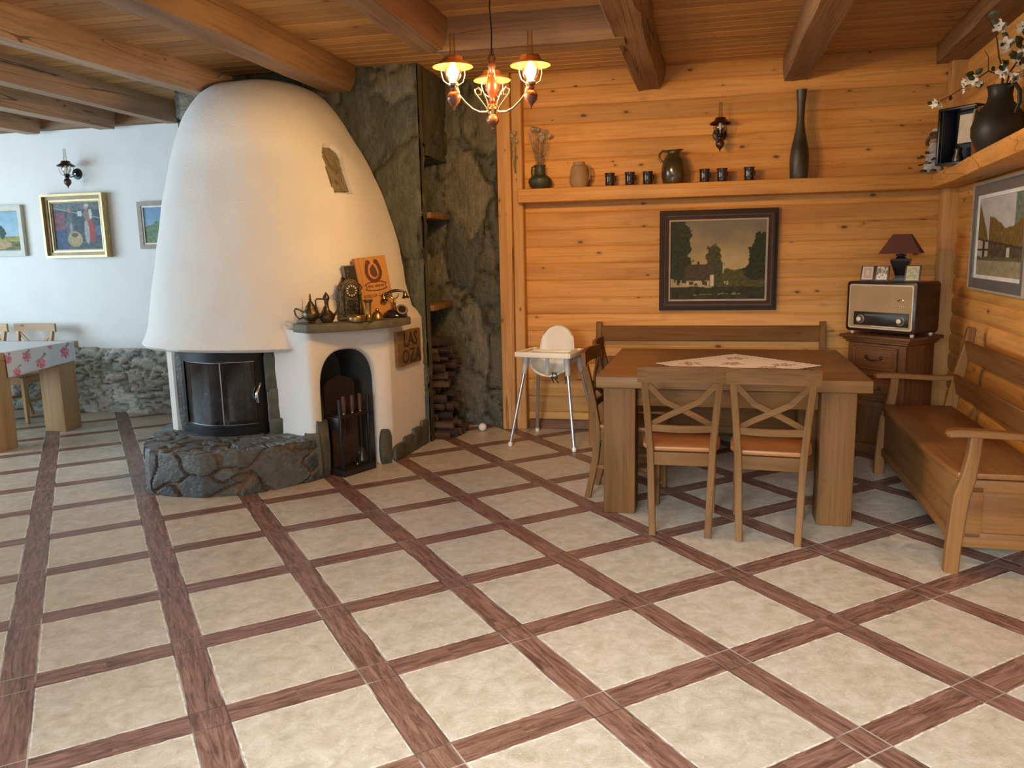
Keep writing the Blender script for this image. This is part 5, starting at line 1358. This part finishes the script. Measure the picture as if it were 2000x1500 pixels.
# ------------------------------------------------------------------ pottery on the long shelf
ZS = 1.970; YI = 6.372
GRN = plain('green_black_glaze', (.040, .046, .028), .5, 0, .35, 14, .3, 40); CLAY = plain('raw_clay', (.34, .205, .105), .85, 0, .15, 12, .3, 60)
BRN = plain('brown_black_glaze', (.030, .018, .012), .14, 0, .3, 10, coat=.5); OLV = plain('olive_glaze', (.058, .042, .014), .16, 0, .4, 8, coat=.5)
def wrap(o, name, label, cat): return o
t = thing('squat_vase', 'squat dark green vase with loop handle holding the dried flowers', 'vase', (-1.180, YI, ZS))
mb = MB(); mb.lathe([(0, 0), (.062, 0), (.080, .022), (.094, .050), (.090, .075), (.066, .095), (.048, .104), (.042, .130), (.042, .165), (.048, .182), (.042, .182), (.036, .165), (.036, .110), (0, .104)], 32); mb.build('body', GRN, t)
mb = MB(); mb.tube([(-.042, 0, .172), (-.062, 0, .168), (-.066, 0, .140), (-.064, 0, .110), (-.060, 0, .092)], .008, 8); mb.build('handle', GRN, t)
STK = plain('dry_stalk', (.22, .17, .10), .9, 0, .25, 40); DRY = plain('dry_flower_head', (.44, .36, .25), .9, 0, .3, 60, .8, 120); DLEAF = plain('dry_leaf', (.13, .105, .055), .9, 0, .3, 40)
def bunch(name, label, loc, n, hgt, seed, spread, lean=(0, 0), cat='dried flowers', down=False):
    rnd = random.Random(seed); t = thing(name, label, cat, loc)
    ms = MB(); mh = MB(); ml = MB()
    for i in range(n):
        a = rnd.uniform(0, 6.28); r0 = rnd.uniform(0, .016); h = hgt * rnd.uniform(.62, 1.0); sp = spread * rnd.uniform(.3, 1)
        p0 = Vector((r0 * math.cos(a), r0 * math.sin(a), -.06)); p2 = Vector((sp * math.cos(a) + lean[0], sp * math.sin(a) * .5 + lean[1], h)); p1 = p0.lerp(p2, .55) + Vector((rnd.uniform(-.01, .01), 0, .02))
        ms.tube([p0, p1, p2], .0022, 5)
        if i % 2 == 0: mh.lathe([(0, -.012), (.010, -.010), (.014, .002), (.022, .014), (.016, .020), (0, .016)], 9, M=tf(p2, (rnd.uniform(-.6, .6), rnd.uniform(-.6, .6), 0), rnd.uniform(.8, 1.25)))
        else:
            for q in range(5): mh.lathe([(0, -.006), (.006, 0), (0, .008)], 6, M=tf(p2 + Vector((rnd.uniform(-.012, .012), rnd.uniform(-.01, .01), -.012 * q))))
        for q in range(3):
            b = p0.lerp(p1, rnd.uniform(.5, 1)); d = Vector((rnd.uniform(-1, 1), rnd.uniform(-.4, .4), rnd.uniform(-.1, .5))) * .028
            s = Vector((0, 0, 1)).cross(d).normalized() * .006
            ml.add([b, b + d * .5 + s, b + d, b + d * .5 - s], [[0, 1, 2, 3]])
    ms.build('stalks', STK, t); mh.build('flower_heads', DRY, t); ml.build('leaves', DLEAF, t)
    return t
bunch('dried_flowers', 'bunch of dried flowers standing in the squat green vase', (-1.180, YI, ZS + .165), 16, .30, 3, .085)
bunch('dried_sprig', 'faded dried sprig hanging on the timber post left of the long shelf', (-1.375, 6.352, 2.16), 5, .27, 8, .040, (.0, .0))
t = thing('clay_jar', 'unglazed tan clay jar with a side handle on the long shelf', 'jar', (-.868, YI, ZS))
mb = MB(); mb.lathe([(0, 0), (.058, 0), (.064, .010), (.076, .045), (.074, .085), (.066, .140), (.060, .160), (.048, .168), (.046, .192), (.042, .192), (.042, .165), (0, .15)], 32); mb.build('body', CLAY, t)
mb = MB()
mb.tube([(.058, 0, .165), (.080, 0, .158), (.086, 0, .120), (.084, 0, .075), (.074, 0, .055)], .008, 8); mb.build('handle', CLAY, t)
cup0 = None
labs = ['leftmost of the small brown cups on the long shelf, next to the clay jar', 'second small brown cup from the left on the long shelf', 'small brown cup standing just left of the olive jug', 'small brown cup standing just right of the olive jug', 'small brown cup under the wall lamp, fifth from the left', 'rightmost small brown cup on the long shelf, nearest the tall bottle vase']
for x, lab in zip((-.628, -.474, -.337, .089, .217, .414), labs):
    if cup0 is None:
        t = thing('cup', lab, 'cup', (x, YI, ZS), 0, 'small brown cups on the long shelf')
        mb = MB(); mb.lathe([(0, 0), (.032, 0), (.036, .006), (.035, .050), (.037, .085), (.042, .098), (.038, .098), (.033, .084), (.031, .012), (0, .010)], 26); mb.build('body', BRN, t)
        mb = MB(); mb.tube([(.034, .0, .078), (.052, .0, .076), (.055, .0, .050), (.036, .0, .026)], .0048, 8); mb.build('handle', BRN, t, rot=(0, 0, R(40)))
        cup0 = t
    else:
        c = copy_tree(cup0); c.location = (x, YI, ZS); c['label'] = lab
t = thing('jug', 'glossy olive brown jug with ear handle in the middle of the long shelf', 'jug', (-.143, YI, ZS))
mb = MB(); mb.lathe([(0, 0), (.074, 0), (.080, .010), (.090, .060), (.092, .110), (.082, .165), (.062, .200), (.048, .218), (.046, .232), (.056, .248), (.050, .249), (.040, .232), (.044, .205), (0, .19)], 34)
for i, v in enumerate(mb.v):
    if v.z > .225 and v.x > .02: mb.v[i] = v + Vector((.020 * (v.z - .225) / .024, 0, .003))
mb.build('body', OLV, t)
mb = MB(); mb.tube([(-.046, 0, .238), (-.080, 0, .246), (-.104, 0, .225), (-.106, 0, .190), (-.085, 0, .165)], .0095, 10); mb.build('handle', OLV, t)
mb = MB(); mb.lathe([(r, z) for r, z in [(0, 0), (.057, 0), (.062, .010), (.068, .10), (.068, .16), (.060, .22), (.046, .29), (.034, .35), (.027, .41), (.0265, .45), (.029, .53), (.036, .61), (.039, .632), (.034, .632), (.026, .56), (.02, .5), (0, .45)]], 34)
tag(mb.build('bottle_vase', plain('streaked_glaze', (.050, .042, .024), .42, 0, .5, 6, .3, 30), None, (.767, YI, ZS)), 'tall bottle-shaped dark vase near the right end of the long shelf', 'vase')

# ------------------------------------------------------------------ deep shelf on the right wall
ZR2 = 1.962
t = thing('figurine', 'small figurine in a white dress with dark leaves on the right shelf', 'figurine', (1.625, 6.17, ZR2), R(-25))
mb = MB(); mb.lathe([(0, 0), (.062, 0), (.066, .01), (.050, .10), (.034, .17), (.020, .20), (0, .205)], 20)
for i, v in enumerate(mb.v):
    a = math.atan2(v.y, v.x); k = 1 + .08 * math.sin(a * 7) * (1 - v.z / .21); mb.v[i] = Vector((v.x * k, v.y * k, v.z))
mb.build('dress', plain('grey_white_cloth', (.42, .40, .35), .9, 0, .35, 30, .5, 80), t)
mb = MB(); mb.lathe([(.028 * math.sin(PI * i / 10), .228 - .030 * math.cos(PI * i / 10)) for i in range(11)], 16); mb.build('head', plain('doll_skin', (.40, .24, .15), .6), t)
mb = MB(); mb.lathe([(.036, .222), (.040, .240), (.034, .262), (.016, .275), (0, .277)], 16); mb.tube([(-.03, -.01, .235), (-.045, -.015, .205), (-.04, -.01, .18)], .012, 8); mb.build('hair', plain('brown_hair', (.10, .055, .028), .8, 0, .4, 50, .8, 60), t)
mb = MB(); mb.lathe([(.020, .268), (.034, .272), (.024, .290), (0, .296)], 16, (.010, -.006, 0)); mb.build('cap', plain('white_cap', (.55, .52, .46), .8), t)
mb = MB()
for i in range(9):
    a = R(200 + 16 * i); z = .055 + .012 * (i % 4) + .03 * (i % 2); b = Vector((.056 * math.cos(a), .056 * math.sin(a), z)); d = Vector((math.cos(a) * .4, math.sin(a) * .4, .3 * math.sin(i * 2.3))).normalized() * .045; s = Vector((-math.sin(a), math.cos(a), .3)) * .018
    mb.add([b, b + d * .5 + s, b + d, b + d * .5 - s], [[0, 1, 2, 3]])
for s in (-1, 1): mb.lathe([(0, 0), (.022, .003), (.024, .012), (.010, .02), (0, .021)], 10, (s * .030 - .02, -.055, 0))
mb.build('leaf_trim', plain('dark_green_leaf', (.035, .045, .020), .6), t)
t = thing('display_box', 'open black display box with dark blue lining and a white card on the right shelf', 'display box', (1.650, 5.63, ZR2), R(-50))
BB = plain('black_lacquer', (.014, .013, .014), .3)
mb = MB(); w_, h_, dp = .25, .345, .17
mb.box((0, 0, .008), (w_, dp, .016), .003); mb.box((0, 0, h_ - .008), (w_, dp, .016), .003)
for s in (-1, 1): mb.box((s * (w_ / 2 - .008), 0, h_ / 2), (.016, dp, h_), .003)
mb.build('box_case', BB, t)
mb = MB(); mb.box((0, dp / 2 - .012, h_ / 2), (w_ - .03, .012, h_ - .03)); mb.box((-w_ / 2 + .020, .006, h_ / 2), (.006, dp - .03, h_ - .035)); mb.build('lining', plain('navy_lining', (.022, .030, .055), .6), t)
mb = MB(); mb.box((.012, .025, .220), (.135, .003, .175), .001, 1, rot=(R(-4), 0, 0)); tag(mb.build('card', plain('cream_card', (.66, .53, .38), .7), t), 'plain cream card standing inside the box')
mb = MB(); mb.lathe([(0, 0), (.030, 0), (.034, .02), (.020, .06), (.026, .08), (.012, .10), (0, .102)], 16, (-.02, -.02, .016)); mb.lathe([(0, 0), (.024, .004), (.022, .02), (0, .03)], 14, (.060, -.03, .016)); mb.build('ornament', plain('dark_metal_ornament', (.075, .065, .048), .3, .7, .5, 40), t)
AMB = plain('amber_glaze', (.17, .068, .020), .2, 0, .35, 10, coat=.5)
t = thing('amber_jug', 'smaller amber-brown jug with thin handle between the display box and the dark jug', 'jug', (1.690, 5.345, ZR2), R(200))
mb = MB(); mb.lathe([(0, 0), (.060, 0), (.078, .03), (.082, .09), (.070, .14), (.052, .18), (.050, .25), (.060, .300), (.055, .300), (.045, .25), (.045, .18), (0, .15)], 28); mb.build('body', AMB, t)
mb = MB(); mb.tube([(.052, 0, .285), (.090, 0, .280), (.098, 0, .22), (.088, 0, .15), (.070, 0, .12)], .006, 8); mb.build('handle', plain('pale_handle', (.40, .30, .20), .3), t)
DJ = plain('dark_jug_glaze', (.024, .021, .014), .45, 0, .35, 8, spec=.3)
JX, JY = 1.625, 4.98
t = thing('dark_jug', 'large dark brown jug holding a branch of white blossom on the right shelf', 'jug', (JX, JY, ZR2), R(-70))
mb = MB(); mb.lathe([(0, 0), (.085, 0), (.100, .02), (.130, .09), (.132, .14), (.110, .21), (.066, .265), (.058, .30), (.062, .335), (.070, .352), (.064, .352), (.052, .33), (.050, .29), (0, .26)], 34); mb.build('body', DJ, t)
mb = MB(); mb.tube([(.060, 0, .335), (.105, 0, .340), (.140, 0, .300), (.145, 0, .240), (.118, 0, .190)], .011, 10); mb.build('handle', DJ, t)
# blossom branch
t = thing('blossom_branch', 'artificial branch of white blossom standing in the large dark jug', 'blossom branch', (JX, JY, ZR2 + .345))
base = Vector((JX, JY, ZR2 + .345))
TW = plain('dark_twig', (.055, .028, .018), .8); PET = plain('white_petal', (.66, .62, .50), .7, 0, .12, 40); LFG = plain('blossom_leaf', (.035, .050, .018), .55, 0, .3, 20); CEN = plain('pink_bud', (.20, .09, .06), .6)
mt = MB(); rnd = random.Random(12)
def W(x, y, z): return Vector((x, y, z)) - base
def flower(p, s=1.0):
    ax = Vector((rnd.uniform(-1, .2), rnd.uniform(-1, 0), rnd.uniform(-.7, .5))).normalized(); u = ax.orthogonal().normalized(); v = ax.cross(u)
    mpz = MB()
    for k in range(5):
        a = 2 * PI * k / 5 + rnd.uniform(-.2, .2); d = (u * math.cos(a) + v * math.sin(a)); s_ = ax.cross(d)
        L = .030 * s * rnd.uniform(.85, 1.15)
        mpz.add([p, p + d * L * .45 + s_ * L * .42 + ax * .004, p + d * L + s_ * L * .16 + ax * .012 * s, p + d * L - s_ * L * .16 + ax * .012 * s, p + d * L * .45 - s_ * L * .42 + ax * .004], [[0, 1, 2, 3, 4]], 0, False)
    mpz.lathe([(0, -.004), (.005, 0), (0, .005)], 6, M=tf(p + ax * .004), mat=1); mpz.build('blossom', [PET, CEN], t)
def leaf(p, s=1.0):
    d = Vector((rnd.uniform(-1, 1), rnd.uniform(-.7, .3), rnd.uniform(-.5, .8))).normalized() * .050 * s; s_ = d.cross(Vector((rnd.uniform(-.3, .3), 1, .2))).normalized() * .016 * s; n_2 = Vector((0, -.006, 0))
    ml = MB(); ml.add([p, p + d * .35 + s_, p + d * .7 + s_ * .8, p + d, p + d * .7 - s_ * .8, p + d * .35 - s_, p + d * .5 + n_2], [[0, 1, 6], [1, 2, 6], [2, 3, 6], [3, 4, 6], [4, 5, 6], [5, 0, 6]]); ml.build('leaf', LFG, t)
def twig(pts, r0, fl):
    mt.tube(pts, [lerp(r0, .0018, i / (len(pts) - 1)) for i in range(len(pts))], 6)
    for p, n in fl:
        for q in range(n): flower(p + Vector((rnd.uniform(-.03, .03), rnd.uniform(-.03, .03), rnd.uniform(-.03, .03))), rnd.uniform(.8, 1.2))
        for q in range(max(1, n // 2)): leaf(p + Vector((rnd.uniform(-.03, .03), rnd.uniform(-.02, .02), rnd.uniform(-.03, .03))), rnd.uniform(.7, 1.15))
yf = 4.97
a0 = Vector((0, 0, -.12))
twig([a0, W(1.625, yf, 2.36), W(1.56, yf + .02, 2.395), W(1.475, yf + .03, 2.335), W(1.39, yf + .03, 2.285), W(1.30, yf + .03, 2.235)], .006, [(W(1.30, yf + .02, 2.230), 3), (W(1.475, yf + .02, 2.330), 4), (W(1.50, yf, 2.36), 2), (W(1.40, yf, 2.29), 0)])
twig([a0, W(1.63, yf, 2.38), W(1.60, yf, 2.46), W(1.585, yf, 2.55), W(1.565, yf, 2.61), W(1.515, yf, 2.68)], .006, [(W(1.58, yf, 2.595), 3), (W(1.63, yf - .02, 2.53), 3), (W(1.615, yf - .02, 2.49), 2), (W(1.52, yf, 2.67), 0), (W(1.53, yf, 2.66), 0)])
twig([a0, W(1.66, yf, 2.38), W(1.70, yf - .02, 2.45), W(1.715, yf - .04, 2.55), W(1.70, yf - .05, 2.66)], .006, [(W(1.70, yf - .03, 2.46), 3), (W(1.715, yf - .04, 2.58), 3), (W(1.71, yf - .04, 2.52), 2)])
twig([a0, W(1.66, yf - .03, 2.345), W(1.67, yf - .07, 2.365)], .004, [(W(1.668, yf - .07, 2.355), 4), (W(1.640, yf - .06, 2.385), 3), (W(1.70, yf - .06, 2.40), 2)])
twig([W(1.56, yf + .02, 2.395), W(1.555, yf + .02, 2.47), W(1.535, yf + .02, 2.50)], .003, [(W(1.55, yf, 2.41), 0)])
for p in (W(1.61, yf - .05, 2.40), W(1.66, yf - .06, 2.43), W(1.69, yf - .05, 2.51), W(1.62, yf - .02, 2.44), W(1.72, yf - .05, 2.42), W(1.49, yf, 2.375)): leaf(p, 1.2); leaf(p, 1.0)
mt.build('twigs', TW, t)

# ------------------------------------------------------------------ left table
PLX, PLY, PLZ = [wood('pale_pine_table', (.52, .335, .17), (.38, .22, .098), a, .9, .7, .45, .12) for a in 'XYZ']
LT = thing('dining_table', 'pale pine dining table with block legs under the floral cloth', 'table', (-5.30, 5.03, 0), R(4))
TW_, TL_ = 1.06, 1.9
mb = MB(); mb.box((-TL_ / 2, TW_ / 2, .745), (TL_, TW_, .06), .006); mb.build('table_top', PLX, LT)
for x in (-.10, -TL_ + .20):
    for y in (.10, .86):
        mb = MB(); mb.box((x, y + .02, .357), (.20, .21, .715), .008); mb.build('leg', PLZ, LT)
for y in (.16, .80):
    mb = MB(); mb.box((-TL_ / 2, y, .66), (TL_ - .5, .03, .11), .004); mb.build('apron', PLX, LT)
def floral(s, z):
    c = (.70, .74, .80)
    for cx, cy, sc in ((.09, .605, .8), (.22, .715, 1), (.36, .645, 1.05), (.66, .70, 1.1), (.50, .775, .7), (.02, .72, .8)):
        dx, dz = s - cx, z - cy; d = math.hypot(dx, dz * 1.1); a = math.atan2(dz, dx); r = .046 * sc * (1 + .16 * math.sin(7 * a + cx * 20) + .12 * N2(s * 40, z * 40))
        if d < r: return mix((.62, .10, .22), (.80, .42, .50), max(0, min(1, .5 + .9 * N2(s * 60, z * 60, cx))))
        q = abs(dx * .8 - dz * .6 + .012 * math.sin(dz * 60)); e = dx * .6 + dz * .8
        if .040 * sc < e < .095 * sc and q < .013 * sc: return (.20, .30, .26)
    return c
mb = MB(); mb.c = []; vs = []; fs = []; c0, c1 = .19, .985; nn = 90
hangs = [(-1.85, .779, 0), (-1.2, .779, 0), (-.6, .779, 0), (-.1, .779, 0), (.004, .779, 0)] + [(.010 + .010 * k / 12, .775 - .165 * k / 12, k) for k in range(1, 25)]
hangs = [h for h in hangs if h[2] <= 12] if False else hangs[:5] + [(.010 + .012 * k / 20, .775 - .165 * k / 20, k) for k in range(1, 21)]
for x, z, k in hangs:
    for j in range(nn + 1):
        s = lerp(c0, c1, j / nn); zz_ = z - (.035 * (1 - j / nn) if k else 0) * k / 20
        vs.append((x + (.006 * math.sin(s * 24) * k / 20), s, zz_)); mb.c.append(floral(s - c0, zz_) if k else (.74, .77, .80))
for i in range(len(hangs) - 1):
    for j in range(nn): fs.append([i * (nn + 1) + j, (i + 1) * (nn + 1) + j, (i + 1) * (nn + 1) + j + 1, i * (nn + 1) + j + 1])
mb.add(vs, fs, 0, True); o = mb.build('floral_tablecloth', painted('floral_cotton', .8, 0, .2, 300), None, LT.location, LT.rotation_euler)
md = o.modifiers.new('thickness', 'SOLIDIFY'); md.thickness = .0025
tag(o, 'white cloth with pink flowers on the pale pine table', 'tablecloth')
mats_pale = {FX: PLX, FY: PLY, FZ: PLZ, SEATM: PLX}
c1 = copy_tree(ch0); seen = {}
for k in kids(c1):
    if k.data.name not in seen:
        me = k.data.copy(); seen[k.data.name] = me
        for i, m_ in enumerate(me.materials): me.materials[i] = mats_pale.get(m_, m_)
    k.data = seen[k.data.name]
place(c1, -6.18, 6.22, R(180 + 3), 'pale pine chair behind the floral-clothed table, the one nearer the fireplace')
place(copy_tree(c1), -6.71, 6.20, R(180 + 3), 'pale pine chair behind the floral-clothed table, nearer the left edge of the photo')
